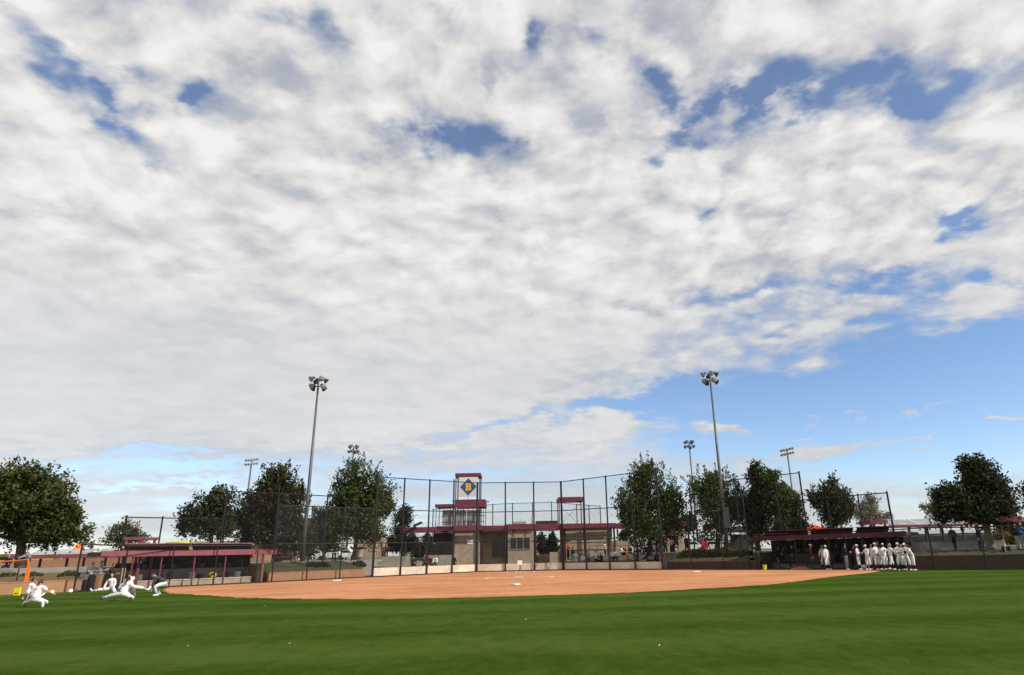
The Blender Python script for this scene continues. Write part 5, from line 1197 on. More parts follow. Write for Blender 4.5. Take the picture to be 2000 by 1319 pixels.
# ------------------------------------------------------------------ floodlight poles
def lamp_big():
    root = thing('floodlight_pole', 'left tall', 'light pole', (0, 0, 0), 'floodlight poles')
    Hh = 1.0
    return root
def flood_pole(label, x, y, z0, h, r0, r1, lean=0.0, rings=True, box=False, s=1.0, face=0.0):
    t = thing('floodlight_pole', label, 'light pole', (x, y, z0), 'floodlight poles')
    m = MB(); m.chain([(x, y, z0 - 0.3), (x, y, z0 + h * 0.35), (x, y, z0 + h * 0.98)], [r0, r0 * 0.8, r1], 12); m.build('pole', 'galvanised', t, smooth=True)
    m = MB(); m.lathe([(r0 * 1.7, 0), (r0 * 1.7, 0.12), (r0 * 1.05, 0.2)], 12, (x, y, z0)); m.build('base_plate', 'galvanised', t)
    if not box:
        for zi, zz in enumerate((z0 + h * 0.985, z0 + h * 0.985 - 1.15 * s)):
            m = MB()
            n = 4; a0 = R(35 + 20 * zi + face)
            for k in range(n):
                a = a0 + k * math.pi * 2 / n
                m.tube((x, y, zz), (x + 0.95 * s * math.cos(a), y + 0.95 * s * math.sin(a), zz + 0.05), 0.05 * s, n=6)
            m.build('crossarm', 'lamp_grey', t)
            for k in range(n):
                a = a0 + k * math.pi * 2 / n
                c = Vector((x + 1.0 * s * math.cos(a), y + 1.0 * s * math.sin(a), zz))
                d = Vector((math.cos(a) * 0.75, math.sin(a) * 0.75, -0.55)).normalized()
                q = d.to_track_quat('Z', 'Y').to_matrix().to_4x4()
                m = MB(Matrix.Translation(c) @ q @ Matrix.Scale(s, 4))
                m.lathe([(0.10, -0.42), (0.17, -0.40), (0.19, -0.15), (0.22, -0.08), (0.36, 0.10), (0.44, 0.30), (0.45, 0.34)], 14)
                o = m.build('lamp', 'lamp_grey', t, smooth=True)
                m = MB(Matrix.Translation(c) @ q @ Matrix.Scale(s, 4)); m.lathe([(0.44, 0.345), (0.43, 0.36), (0.1, 0.40)], 14); m.build('lens', 'lamp_white', o, smooth=True)
    else:
        for zi, zz in enumerate((z0 + h * 0.99, z0 + h * 0.99 - 1.3 * s)):
            u = Vector((math.cos(R(face)), math.sin(R(face)), 0.16)); n_ = Vector((u.y, -u.x, 0))
            m = MB(); c = Vector((x, y, zz)); m.tube(c - u * 1.9 * s, c + u * 1.9 * s, 0.06 * s, n=6); m.build('crossarm', 'lamp_grey', t)
            for k in range(5):
                p = c + u * (k - 2) * 0.82 * s
                d = (n_ * 0.85 + Vector((0, 0, -0.55)) + u * (k - 2) * 0.15).normalized(); q = d.to_track_quat('Z', 'Y').to_matrix().to_4x4()
                m = MB(Matrix.Translation(p) @ q @ Matrix.Scale(s, 4)); m.lathe([(0.10, -0.40), (0.18, -0.38), (0.2, -0.15), (0.36, 0.08), (0.44, 0.28)], 10); o = m.build('lamp', 'lamp_white' if (k + zi) % 2 else 'lamp_grey', t, smooth=True)
                m = MB(Matrix.Translation(p) @ q @ Matrix.Scale(s, 4)); m.lathe([(0.43, 0.285), (0.42, 0.30), (0.1, 0.34)], 10); m.build('lens', 'lamp_white', o, smooth=True)
    return t
def pole_at(label, pxb, pyb, pxt, pyt, Y, **k):
    x = XZ(pxb, pyb, Y)[0]; z0 = k.pop('z0', XZ(pxb, pyb, Y)[1]); zt_ = ztop(x, Y, pyt)
    return flood_pole(label, x, Y, z0, zt_ - z0, **k)
pole_at('tall tapered floodlight pole on the grassy slope left of home plate, two rings of lamps', 589.5, 1101, 624, 736, 60.5, r0=0.18, r1=0.08, s=0.62)
rp = pole_at('tall tapered floodlight pole behind the shrub bed right of home plate, two rings of lamps', 1421, 1074, 1391, 726, 62.5, r0=0.18, r1=0.08, s=0.62, face=48)
x, z = XZ(1417, 1003, 62.2); m = MB(); m.box(x - .32, x + .25, 61.9, 62.15, z - 1.3, z + .55)
tag(m.build('control_cabinet', 'lamp_grey'), 'grey control cabinet strapped high on the right hand floodlight pole', 'cabinet')
pole_at('distant floodlight pole with two slanted rows of lamps left of the russet tree', 470, 1080, 487, 896, 135, r0=0.26, r1=0.14, s=.62, box=True, face=35, z0=1.0)
pole_at('distant floodlight pole with two lamp rings peeping over the tall green tree', 676, 1080, 684.5, 869, 120, r0=0.2, r1=0.12, s=.75, face=30, z0=1.0)
pole_at('distant slim floodlight pole with lamp rings between the feathery trees right of the backstop', 1364, 1070, 1346.5, 860, 120, r0=0.2, r1=0.12, s=.75, face=10, z0=1.0)
pole_at('distant floodlight pole with bright slanted lamp rows above the trees behind the shaded dugout', 1562, 1065, 1529.5, 876, 120, r0=0.22, r1=0.12, s=.60, box=True, face=-30, z0=1.0)

# ------------------------------------------------------------------ small things
def bag(label, p, w, d, h, matn, rz=0.0):
    t = thing('gear_bag', label, 'bag', p, 'gear bags')
    T = Matrix.Translation(p) @ Matrix.Rotation(rz, 4, 'Z'); m = MB(T); m.bevbox(-w / 2, w / 2, -d / 2, d / 2, 0.0, h, min(w, d, h) * 0.22); m.build('body', matn, t, smooth=True)
    m = MB(T); m.chain([(-w * .2, 0, h - .02), (-w * .15, 0, h + .08), (w * .15, 0, h + .08), (w * .2, 0, h - .02)], [.018] * 4, 6); m.build('handle', 'black_cloth', t)
    return t
g0 = G(150, 1155.2)
for dx, dy, dz, w, d, h, mt, lb in ((0, .4, 0, .7, .4, .62, 'black_cloth', 'big black gear bag at the bottom of the pile by the tan wall'), (-.75, .1, 0, .7, .45, .55, 'black_cloth', 'black gear bag on the ground, left end of the pile by the tan wall'), (.5, .55, 0, .38, .3, .95, 'black_cloth', 'upright black gear bag at the right end of the pile by the tan wall'), (.05, .4, .63, .5, .35, .4, 'grey_cloth', 'small grey bag topmost on the pile by the tan wall')):
    bag(lb, Vector((g0.x + dx, g0.y + dy, dz)), w, d, h, mt, dx)
for px, py, c, lb in ((101, 1159.5, 'white_paint', 'pale helmet lying on the grass right of the kneeling player'), (138, 1157.5, 'white_paint', 'white helmet lying left of the gear pile'), (147, 1157.2, 'lamp_grey', 'grey helmet lying in front of the gear pile')):
    p = G(px, py); t = thing('helmet', lb, 'helmet', p, 'helmets on the grass')
    m = MB(); m.lathe([(0.13, 0), (0.14, 0.06), (0.125, 0.13), (0.08, 0.18), (0.02, 0.20)], 12, p); m.build('shell', c, t, smooth=True)
    m = MB(); m.plate([(p.x - .1, p.y - .12, .05), (p.x, p.y - .22, .045), (p.x + .1, p.y - .12, .05)], (0, 0, .012)); m.build('brim', c, t)
# brown cabinet beside the bags
p = G(179, 1154); t = thing('cabinet', 'tan wooden cabinet standing between the gear bags and the person in grey', 'cabinet', p)
m = MB(); m.bevbox(p.x - .42, p.x + .2, p.y + .3, p.y + .8, 0, 1.0, .02); m.build('body', 'brick_tan', t)
m = MB(); m.box(p.x - .46, p.x + .24, p.y + .26, p.y + .84, 1.003, 1.05); m.build('top', 'bench_wood', t)
# orange tape line and post with a yellow sign
p = G(38, 1160); zt_ = ztop(p.x, p.y, 1092.5)
t = thing('safety_net', 'bright orange net strip hanging from a tape line at the left edge', 'net', p)
a = AT(48, 1145, p.y); b = AT(54, 1118, p.y); c = AT(55.5, 1093, p.y); l = AT(-60, 1101, p.y + 1); l2 = AT(0, 1097.5, p.y + .6); l3 = AT(30, 1096, p.y + .3)
m = MB(); m.chain([l, l2, l3, c], [.045] * 4, 6); m.build('top_line', 'orange_plastic', t)
m = MB(); sx = Vector((.07, 0, 0))
m.plate([a - sx * 1.7, a + sx * 1.7, b + sx * 1.9, c + sx * .6, c - sx * .6, b - sx * 1.4], (0, .03, 0)); m.build('net_strip', 'orange_plastic', t)
m = MB(); m.tube((AT(29, 1150, p.y).x, p.y, 0), AT(37, 1110, p.y), .035); m.build('stake', 'black_steel', t)
m = MB(); m.chain([AT(-60, 1169, p.y - .2), AT(20, 1164.5, p.y - .2)], [.03, .03], 6); m.build('bottom_line', 'orange_plastic', t)
p = G(32, 1164); t = thing('pad', 'bright yellow padded sign at the foot of the orange net', 'pad', p)
m = MB(); q = [AT(25.5, 1163.5, p.y), AT(37, 1163, p.y), AT(40, 1147.5, p.y), AT(28, 1148.5, p.y)]; m.plate(q, (0, .1, 0)); m.build('board', 'yellow_plastic', t)
m = MB(); q = [AT(28, 1160, p.y - .005), AT(35.5, 1159.6, p.y - .005), AT(36, 1158.3, p.y - .005), AT(28.4, 1158.8, p.y - .005)]; m.plate(q, (0, -.012, 0)); m.build('strap', 'lamp_grey', t)
# lime bucket, grey bucket and bats by the right dugout
p = G(1494.5, 1113.7)
t = thing('bucket', 'lime yellow bucket at the clay edge before the shaded dugout', 'bucket', p)
m = MB(); m.lathe([(0.12, 0), (0.155, 0.02), (0.165, 0.36), (0.178, 0.365), (0.178, 0.40), (0.02, 0.405)], 16, p); m.build('tub', 'lime_plastic', t, smooth=False)
m = MB(); m.chain([(p.x - .17, p.y, .33), (p.x - .12, p.y - .13, .22), (p.x + .12, p.y - .13, .22), (p.x + .17, p.y, .33)], [.008] * 4, 5); m.build('handle', 'galvanised', t)
p = G(1497, 1113.0) + Vector((.1, .5, 0)); t = thing('bin', 'round grey green bin standing behind the lime bucket', 'bin', p)
m = MB(); m.lathe([(0.26, 0), (0.30, 0.8), (0.32, 0.81), (0.32, 0.86), (0.05, 0.93)], 16, p); m.build('drum', 'screen_green', t)
m = MB(); m.chain([(p.x - .3, p.y, .7), (p.x - .36, p.y - .05, .82), (p.x - .3, p.y - .1, .9)], [.02] * 3, 6); m.build('handle', 'grey_cloth', t)
bt = None
for i in range(6):
    p = G(1519.5 + i * 3.4, 1112.9)
    if bt is None:
        bt = thing('bat', 'silver bat propped on the fence before the shaded dugout, one of a row', 'bat', p, 'propped bats')
        m = MB(); d = Vector((-.35, .22, .78)); d.normalize(); m.chain([p, p + d * .3, p + d * .5, p + d * .84], [.034, .034, .02, .014], 8); m.build('barrel', 'galvanised', bt, smooth=True)
        m = MB(); m.chain([p + d * .60, p + d * .85, p + d * .86], [.019, .017, .025], 8); m.build('grip', 'black_cloth', bt, smooth=True)
    else: copy_thing(bt, p)
p = G(1565, 1112.8); t = thing('chalk_pile', 'low heap of red clay beside the bats', 'clay heap', p)
m = MB(); m.lathe([(0.9, 0), (0.7, .1), (0.4, .2), (.1, .26)], 14, p); o = m.build('heap', 'dirt_pile', t, smooth=True)
# kit hung and left in the left dugout
yb_ = FL_ @ Vector((3.35, 1.5, .475))
t = thing('gear_bag', 'yellow and black flowered bag on the sunlit dugout bench', 'bag', yb_, 'gear bags')
m = MB(Matrix.Translation(yb_)); m.ball((0, 0, .2), (.3, .18, .22), seg=10); m.build('body', 'yellow_plastic', t, smooth=True)
m = MB(Matrix.Translation(yb_)); m.ball((.05, -.12, .25), (.16, .1, .1), seg=8); m.ball((-.15, -.1, .12), (.1, .1, .08), seg=8); m.build('pocket', 'black_cloth', t, smooth=True)
rg = random.Random(11)
for i, s in enumerate((0.9, 1.5, 2.2, 4.2, 4.8, 6.3, 7.0, 8.3)):
    p = FL_ @ Vector((s, 1.52, .475)); mt = ('black_cloth', 'grey_cloth', 'black_cloth')[i % 3]
    bag(['black kit bag at the home plate end of the sunlit dugout bench', 'grey kit bag second on the sunlit dugout bench', 'black kit bag third on the sunlit dugout bench', 'black kit bag right of the flowered bag on the bench', 'grey kit bag left of the flowered bag on the bench', 'black kit bag in the middle left of the sunlit bench', 'black kit bag near the left end of the sunlit bench', 'grey kit bag at the left end of the sunlit bench'][i], p, rg.uniform(.35, .55), .3, rg.uniform(.3, .5), mt, rg.uniform(-.3, .3))
BPL = ['grey backpack hung nearest home plate', 'black backpack hung second from home plate', 'black backpack hung third from home plate', 'black backpack hung behind the flowered bag', 'grey backpack hung in the middle', 'black backpack hung left of the middle', 'black backpack hung second from the outfield end', 'black backpack hung nearest the outfield']
BPR = ['grey backpack hung nearest home plate', 'black backpack hung second from home plate', 'black backpack hung third from home plate', 'grey backpack hung in the middle', 'black backpack hung behind the maroon jacket', 'black backpack hung nearest the outfield']
def hung(F, s, z, matn, lab, t_=2.8, flip=1):
    p = F @ Vector((s, t_, z)); t = thing('backpack', lab, 'backpack', p, 'backpacks hung along the dugout fences')
    m = MB(Matrix.Translation(p)); m.bevbox(-.2, .2, -.16, .12, -.55, 0, .07); m.build('body', matn, t, smooth=True)
    m = MB(Matrix.Translation(p)); m.chain([(-.1, -.02, -.05), (-.06, 0, .12), (.06, 0, .12), (.1, -.02, -.05)], [.015] * 4, 6); m.build('strap', 'black_cloth', t)
    m = MB(Matrix.Translation(p)); m.bevbox(-.15, .15, -.21, -.162, -.5, -.22, .02); m.build('pocket', 'grey_cloth' if matn == 'black_cloth' else 'black_cloth', t)
for i, s in enumerate((0.8, 1.6, 2.3, 3.6, 4.4, 5.6, 6.4, 7.6)):
    hung(FL_, s, 1.75, 'black_cloth' if i % 4 else 'grey_cloth', BPL[i] + ' on the back screen of the sunlit dugout')
for i, s in enumerate((1.2, 2.3, 3.1, 4.6, 6.0, 7.2)):
    hung(FR_, s, 1.8, 'black_cloth' if i % 3 else 'grey_cloth', BPR[i] + ' on the back screen of the shaded dugout')
# white folding chair by the huddle, trash can on the terrace, white table, bench
p = G(1690, 1113.0); t = thing('bag', 'white slouching bag on the ground between the folded arms and the mitt', 'bag', p)
m = MB(); m.bevbox(p.x - .35, p.x + .35, p.y - .2, p.y + .2, 0.02, .34, .12); m.build('body', 'sign_white', t, smooth=True)
m = MB(); m.chain([(p.x - .2, p.y, .3), (p.x - .1, p.y, .48), (p.x + .12, p.y, .46), (p.x + .2, p.y, .3)], [.015] * 4, 6); m.build('handle', 'black_cloth', t)
p = Vector((XZ(706, 1085, 75)[0], 75, XZ(706, 1085, 75)[1])); 
t = thing('table', 'white folding table under the dark trees by the bending person', 'table', Vector((XZ(650, 1090, 66.2)[0], 66.2, PLAZA)))
x = t.location.x; m = MB(); m.box(x - .55, x + .55, 65.9, 66.5, PLAZA + .72, PLAZA + .76); m.build('top', 'white_paint', t)
for sx_ in (-.45, .45):
    for sy in (-.22, .22):
        m = MB(); m.tube((x + sx_, 66.2 + sy, PLAZA), (x + sx_, 66.2 + sy, PLAZA + .717), .02, n=6); m.build('leg', 'galvanised', t)
t = thing('picnic_table', 'faded maroon picnic table on the plaza left of the tall light pole', 'table', Vector((XZ(563, 1095, 64)[0], 64, PLAZA)))
x = t.location.x; m = MB(); m.box(x - 1.0, x + .6, 63.6, 64.4, PLAZA + .70, PLAZA + .75); m.build('top', 'maroon_faded', t)
for sy in (-.75, .75):
    m = MB(); m.box(x - 1.0, x + .6, 64 + sy - .14, 64 + sy + .14, PLAZA + .42, PLAZA + .46); m.build('bench', 'maroon_faded', t)
for sx_ in (-.8, .4):
    m = MB(); m.bar((x + sx_, 63.4, PLAZA), (x + sx_, 64.3, PLAZA + .697), .07, .07); m.bar((x + sx_ + .08, 64.6, PLAZA), (x + sx_ + .08, 63.7, PLAZA + .697), .07, .07); m.build('leg', 'black_steel', t)
# folding fan seats and red coolers beyond the shrub bed
p = Vector((XZ(1382, 1068, 66)[0], 66, PLAZA)); t = thing('folding_chair', 'dark red folding chair beyond the shrub bed beside the person in red', 'chair', p)
m = MB(Matrix.Translation(p)); m.box(-.25, .25, -.22, .22, .42, .45); m.build('seat', 'maroon', t)
m = MB(Matrix.Translation(p)); m.box(-.25, .25, .2, .24, .46, .92); m.build('backrest', 'maroon', t)
for a_, b_ in ((-1, -1), (1, -1), (-1, 1), (1, 1)):
    m = MB(Matrix.Translation(p)); m.tube((a_ * .24, b_ * .2, 0), (a_ * .24, -b_ * .2, .417), .014, n=5); m.build('leg', 'black_steel', t)
# trash bin on terrace
p = Vector((XZ(703, 1086, 76.5)[0], 76.5, XZ(703, 1087.5, 76.5)[1])); t = thing('bin', 'black topped grey bin on the terrace in front of the left kiosk', 'bin', p)
m = MB(); m.lathe([(.3, 0), (.34, .8)], 14, p); m.build('drum', 'concrete', t); m = MB(); m.lathe([(.42, .803), (.46, .9), (.3, 1.02), (.05, 1.05)], 14, p); m.build('lid', 'black_steel', t)

# ------------------------------------------------------------------ far things
def tent(label, x0, x1, yt, yb, Y, matn):
    a, b = XZ(x0, yb, Y), XZ(x1, yb, Y); zt_ = XZ((x0 + x1) / 2, yt, Y)[1]; z = (a[1] + b[1]) / 2; w = b[0] - a[0]; dp = min(6.0, w * 1.3)
    t = thing('canopy_tent', label, 'tent', ((a[0] + b[0]) / 2, Y, PLAZA))
    m = MB(); m.add([(a[0], Y, z), (b[0], Y, z), (b[0], Y + dp, z), (a[0], Y + dp, z), (a[0] + w * .35, Y + dp / 2, zt_), (b[0] - w * .45, Y + dp / 2, zt_ - .2)], [(0, 1, 5, 4), (1, 2, 5), (2, 3, 4, 5), (3, 0, 4)]); m.build('roof', matn, t)
    m = MB(); m.box(a[0], b[0], Y - .06, Y - .003, z - .5, z); m.build('valance', matn, t)
    for x in (a[0] + .1, b[0] - .1):
        for y in (Y + .1, Y + dp - .1):
            m = MB(); m.tube((x, y, PLAZA), (x, y, z), .05, n=6); m.build('pole', 'galvanised', t)
tent('bright red tent roof showing above the shaded dugout', 1552, 1618, 1019, 1031, 100, 'red_canvas')
tent('grey tent roof right of the bright red one above the shaded dugout', 1620, 1645, 1025, 1031, 104, 'corrugated')
def house(label, x0, x1, yr, ye, Y, wallm, roofm):
    a, b = XZ(x0, ye, Y), XZ(x1, ye, Y); zr = XZ((x0 + x1) / 2, yr, Y)[1]; z = (a[1] + b[1]) / 2
    t = thing('building', label, 'building', ((a[0] + b[0]) / 2, Y, PLAZA), 'far buildings')
    m = MB(); m.box(a[0], b[0], Y, Y + 10, PLAZA, z); m.build('wall', wallm, t)
    m = MB(); m.add([(a[0] - .5, Y - .5, z), (b[0] + .5, Y - .5, z), (b[0] + .5, Y + 10.5, z), (a[0] - .5, Y + 10.5, z), (a[0] + 1, Y + 5, zr), (b[0] - 1, Y + 5, zr)], [(0, 1, 5, 4), (1, 2, 5), (2, 3, 4, 5), (3, 0, 4), (3, 2, 1, 0)]); m.build('roof', roofm, t)
    for k in range(3):
        x = a[0] + (b[0] - a[0]) * (k + .5) / 3; m = MB(); m.box(x - .6, x + .6, Y - .04, Y - .003, PLAZA + 1, min(z - .4, PLAZA + 2.4)); m.build('window', 'glass_dark', t)
house('far building with a yellow roof beyond the sunlit dugout', 324, 340, 1056.5, 1060, 150, 'brick_tan', 'yellow_plastic')
house('far low brown house among bare trees left of the round dark tree', 352, 520, 1056, 1066, 210, 'brick_tan', 'bark_pale')
house('far bright yellow and white building behind the spreading tree trunk', -20, 20, 1074, 1083, 110, 'yellow_plastic', 'sign_white')
tent('orange peaked tent beyond the spreading tree', 141, 155, 1058, 1073, 90, 'orange_plastic')
house('far long pale shed on the skyline behind the walking man', 1760, 1930, 1034, 1042, 190, 'concrete', 'corrugated')
mat('car_white', (0.62, 0.62, 0.63), 0.3, 0.03, 1); mat('car_grey', (0.22, 0.23, 0.25), 0.3, 0.03, 1); mat('tyre', (0.015, 0.015, 0.016), 0.9, 0.2, 6)
def car(label, px, Y, rz, matn, proto=None):
    p = Vector((XZ(px, 1080, Y)[0], Y, PLAZA))
    t = thing('parked_car', label, 'car', p, 'cars parked beyond the diamond'); T = Matrix.Translation(p) @ Matrix.Rotation(rz, 4, 'Z')
    m = MB(T)
    prof = [(-2.2, .35), (-2.25, .8), (-2.0, .95), (-1.6, 1.0), (-1.0, 1.5), (.7, 1.52), (1.3, 1.02), (2.1, .9), (2.25, .7), (2.2, .35)]
    n = len(prof); m.add([(x, -.85, z) for x, z in prof] + [(x, .85, z) for x, z in prof], [tuple(range(n)), tuple(range(2 * n - 1, n - 1, -1))] + [(i, (i + 1) % n, n + (i + 1) % n, n + i) for i in range(n)])
    m.build('body', matn, t)
    m = MB(T); 
    for s in (-1, 1): m.add([(-1.35, s * .857, 1.03), (1.1, s * .857, 1.03), (.6, s * .857, 1.42), (-.95, s * .857, 1.42)], [(0, 1, 2, 3)])
    m.build('window', 'glass_dark', t)
    for x in (-1.4, 1.4):
        for s in (-1, 1):
            m = MB(T); m.tube((x, s * .7, .33), (x, s * .9, .33), .33, n=14); m.build('wheel', 'tyre', t)
for px, Y, rz, mt, lb in ((648, 105, .1, 'car_white', 'white parked car glimpsed under the dark trees behind the bending person'), (676, 112, -.1, 'car_white', 'white parked car glimpsed left of the tan kiosk'), (768, 110, .2, 'car_white', 'white parked car seen under the maroon roof, left of the slim trees'), (806, 116, 0, 'car_white', 'white parked car seen through the open bay beside the dark windows'), (1058, 118, .1, 'car_white', 'white parked car seen through the open gateway of the building'), (1080, 122, 0, 'car_grey', 'grey parked car seen through the open gateway of the building'), (1210, 110, .1, 'car_white', 'white parked car right of the tan panelled wall'), (1262, 112, 0, 'car_white', 'white parked car under the feathery tree'), (1350, 105, .1, 'car_white', 'white parked car right of the tan kiosk'), (1395, 108, -.1, 'car_white', 'white parked car behind the person in red')):
    car(lb, px, Y, rz, mt)
# ------------------------------------------------------------------ trees
import numpy as np
def leaf_mesh(name, C, D, L, Wd, matn, parent, rs):
    """diamond leaves: centres, directions, lengths, widths"""
    n = len(C); up = rs.normal(size=(n, 3)); side = np.cross(D, up); side /= np.linalg.norm(side, axis=1)[:, None] + 1e-9
    nrm = np.cross(side, D)
    a = C - D * (L / 2)[:, None]; b = C + side * (Wd / 2)[:, None] + nrm * (Wd * .12)[:, None]; c = C + D * (L / 2)[:, None]; d = C - side * (Wd / 2)[:, None] + nrm * (Wd * .12)[:, None]
    V = np.stack([a, b, c, d], 1).reshape(-1, 3)
    me = bpy.data.meshes.new(name); me.vertices.add(4 * n); me.vertices.foreach_set('co', V.astype(np.float32).ravel())
    me.loops.add(4 * n); me.loops.foreach_set('vertex_index', np.arange(4 * n, dtype=np.int32))
    me.polygons.add(n); me.polygons.foreach_set('loop_start', np.arange(0, 4 * n, 4, dtype=np.int32)); me.polygons.foreach_set('loop_total', np.full(n, 4, dtype=np.int32))
    me.update(calc_edges=True); me.materials.append(MATS[matn])
    o = bpy.data.objects.new(name, me); COL.objects.link(o); o.parent = parent
    return o
def tree(name, label, base_px, Y, zb, lobes, leaf, n_shoot=520, leafsize=0.20, up=0.6, bark='bark', r0=0.22, seed=1, core=1.0, shoot=(0.5, 1.1), group='trees around the diamond', spires=(), depth=0.85, per=14):
    rs = np.random.RandomState(seed); rg = random.Random(seed)
    bx = XZ(base_px[0], base_px[1], Y)[0]
    t = thing(name, label, 'tree', (bx, Y, zb), group); off_ = np.array((bx, Y, zb))
    E = []
    for (px, py, rx, ry) in lobes:
        c = AT(px, py, Y); s = (AT(px + 1, py, Y) - c).length
        E.append((np.array((c.x, Y + rg.uniform(-.25, .25) * rx * s, c.z)), np.array((rx * s, rx * s * depth, ry * s))))
    area = np.array([e[1][0] * e[1][2] for e in E]); pr = area / area.sum()
    C, D, L, Wd = [], [], [], []
    clumps = []
    for k in range(max(8, int(n_shoot / 11))):
        i = rs.choice(len(E), p=pr); v = rs.normal(size=3); v /= np.linalg.norm(v)
        clumps.append((i, v * rs.uniform(0.25, 1.0) ** (1 / 2.4)))
    for j in range(n_shoot):
        i, cv = clumps[rs.randint(len(clumps))]; c, r = E[i]
        w_ = cv + rs.normal(size=3) * np.minimum(0.28, 0.42 / r); v = w_ / (np.linalg.norm(w_) + 1e-6)
        p = c + w_ * r * 0.90
        d = v * np.array((1, 1, .6)) * 0.7 + np.array((0, 0, up)) + rs.normal(size=3) * 0.35; d /= np.linalg.norm(d)
        ln = rs.uniform(*shoot)
        k = per; tt = rs.uniform(-0.35, 1.0, k)
        w = 0.26 * (1.0 - 0.55 * np.clip(tt, 0, 1))
        q = p + d * (ln * tt * .5)[:, None] + rs.normal(size=(k, 3)) * w[:, None]
        ld = d + rs.normal(size=(k, 3)) * 0.8; ld /= np.linalg.norm(ld, axis=1)[:, None]
        C.append(q); D.append(ld); l = leafsize * rs.uniform(.7, 1.35, k); L.append(l * 1.25); Wd.append(l * .75)
    nc = int(n_shoot * 1.3 * core)
    idx = rs.choice(len(E), size=nc, p=pr); q = np.zeros((nc, 3))
    for j, i in enumerate(idx):
        c, r = E[i]; v = rs.normal(size=3); v /= np.linalg.norm(v); q[j] = c + v * r * rs.uniform(0.05, 0.72)
    ld = rs.normal(size=(nc, 3)); ld /= np.linalg.norm(ld, axis=1)[:, None]
    if nc: C.append(q); D.append(ld); l = leafsize * rs.uniform(1.1, 1.9, nc); L.append(l * 1.2); Wd.append(l)
    for (px, py, hpx) in spires:          # upright leader shoots standing out of the crown
        c = AT(px, py, Y); s = (AT(px + 1, py, Y) - c).length; k = int(40 * max(1, hpx / 25)); tt = rs.uniform(0, 1, k)
        q = np.array((c.x, c.y, c.z)) + np.outer(tt, (rs.normal() * .1, 0, -hpx * s)) + rs.normal(size=(k, 3)) * (0.05 + 0.22 * tt)[:, None] * np.array((1, 1, .5))
        ld = np.array((0, 0, 1.0)) + rs.normal(size=(k, 3)) * .6; ld /= np.linalg.norm(ld, axis=1)[:, None]
        C.append(q); D.append(ld); l = leafsize * rs.uniform(.7, 1.2, k); L.append(l * 1.3); Wd.append(l * .7)
    if shoot[1] > 1.2:                     # feathery kinds: long shoots fanning up and out of the crown
        for j in range(34):
            c, r = E[rs.choice(len(E), p=pr)]; v = rs.normal(size=3); v[2] = abs(v[2]) + .25; v /= np.linalg.norm(v)
            p = c + v * r * .85; d = v * np.array((.8, .8, .5)) + np.array((0, 0, .75)); d /= np.linalg.norm(d); ln = rs.uniform(.9, 2.0); k = 40; tt = rs.uniform(0, 1, k)
            q = p + np.outer(tt * ln, d) + rs.normal(size=(k, 3)) * (0.05 + 0.16 * (1 - tt))[:, None]
            ld = d + rs.normal(size=(k, 3)) * .6; ld /= np.linalg.norm(ld, axis=1)[:, None]
            C.append(q); D.append(ld); l = leafsize * rs.uniform(.6, 1.1, k); L.append(l * 1.3); Wd.append(l * .65)
    C = np.concatenate(C) - off_; 
    leaf_mesh('crown', C, np.concatenate(D), np.concatenate(L), np.concatenate(Wd), leaf, t, rs)
    # tapered trunk with limbs into the lobes
    m = MB(); lo = min(E, key=lambda e: e[0][2] - e[1][2]); topz = max(e[0][2] for e in E); cx = sum(e[0][0] * a for e, a in zip(E, pr)); 
    fork = zb + max(1.0, (lo[0][2] - lo[1][2] * .6 - zb))
    m.chain([(bx, Y, zb - .3), (bx, Y, zb + .25), (bx + (cx - bx) * .2, Y, (zb + fork) / 2), (bx + (cx - bx) * .4, Y, fork), (cx, Y, fork + (topz - fork) * .55), (cx + .1, Y, topz - .2)], [r0 * 1.5, r0 * 1.1, r0 * .92, r0 * .8, r0 * .45, r0 * .12], 10)
    for c, r in E:
        s = Vector((bx + (cx - bx) * .4, Y, fork + rg.uniform(-.1, .5))); e = Vector(c)
        mid = s.lerp(e, .5) + Vector((0, 0, -.12 * (e - s).length + .2)); m.chain([s, mid, e, e + (e - mid) * .12], [r0 * .5, r0 * .34, r0 * .2, r0 * .05], 7)
        for _ in range(4):
            v = Vector((rg.gauss(0, 1), rg.gauss(0, 1), abs(rg.gauss(0, 1)))).normalized(); e2 = e + Vector((v.x * r[0], v.y * r[1], v.z * r[2])) * .75
            m.chain([mid.lerp(e, .6), e.lerp(e2, .5), e2], [r0 * .18, r0 * .11, r0 * .03], 5)
    m.build('trunk', bark, t, smooth=True)
    return t
tree('broadleaf_tree', 'big spreading olive green tree at the left edge with a short forked trunk', (38, 1118), 56, 1.15,
     [(45, 985, 70, 60), (-20, 975, 60, 60), (95, 1000, 60, 50), (60, 930, 42, 28), (90, 950, 40, 36), (10, 935, 40, 28), (125, 1020, 45, 42), (150, 1010, 22, 30), (20, 1030, 70, 36), (100, 1045, 60, 26), (150, 1045, 24, 18), (-50, 1020, 60, 50)], 'leaf_olive', n_shoot=1500, leafsize=0.21, up=0.25, r0=0.38, seed=2,
     spires=((98, 906, 22), (74, 906, 18), (40, 912, 18), (117, 935, 16)))
tree('broadleaf_tree', 'round open dark tree above the middle of the sunlit dugout', (412, 1098), 62, PLAZA, [(405, 1003, 36, 38), (424, 978, 25, 26), (378, 1018, 20, 22), (436, 1018, 20, 26), (410, 1035, 30, 20), (360, 1032, 11, 11)], 'leaf_dark', n_shoot=560, leafsize=0.21, up=0.4, r0=0.2, seed=3, core=.45, spires=((418, 952, 16), (435, 962, 14)))
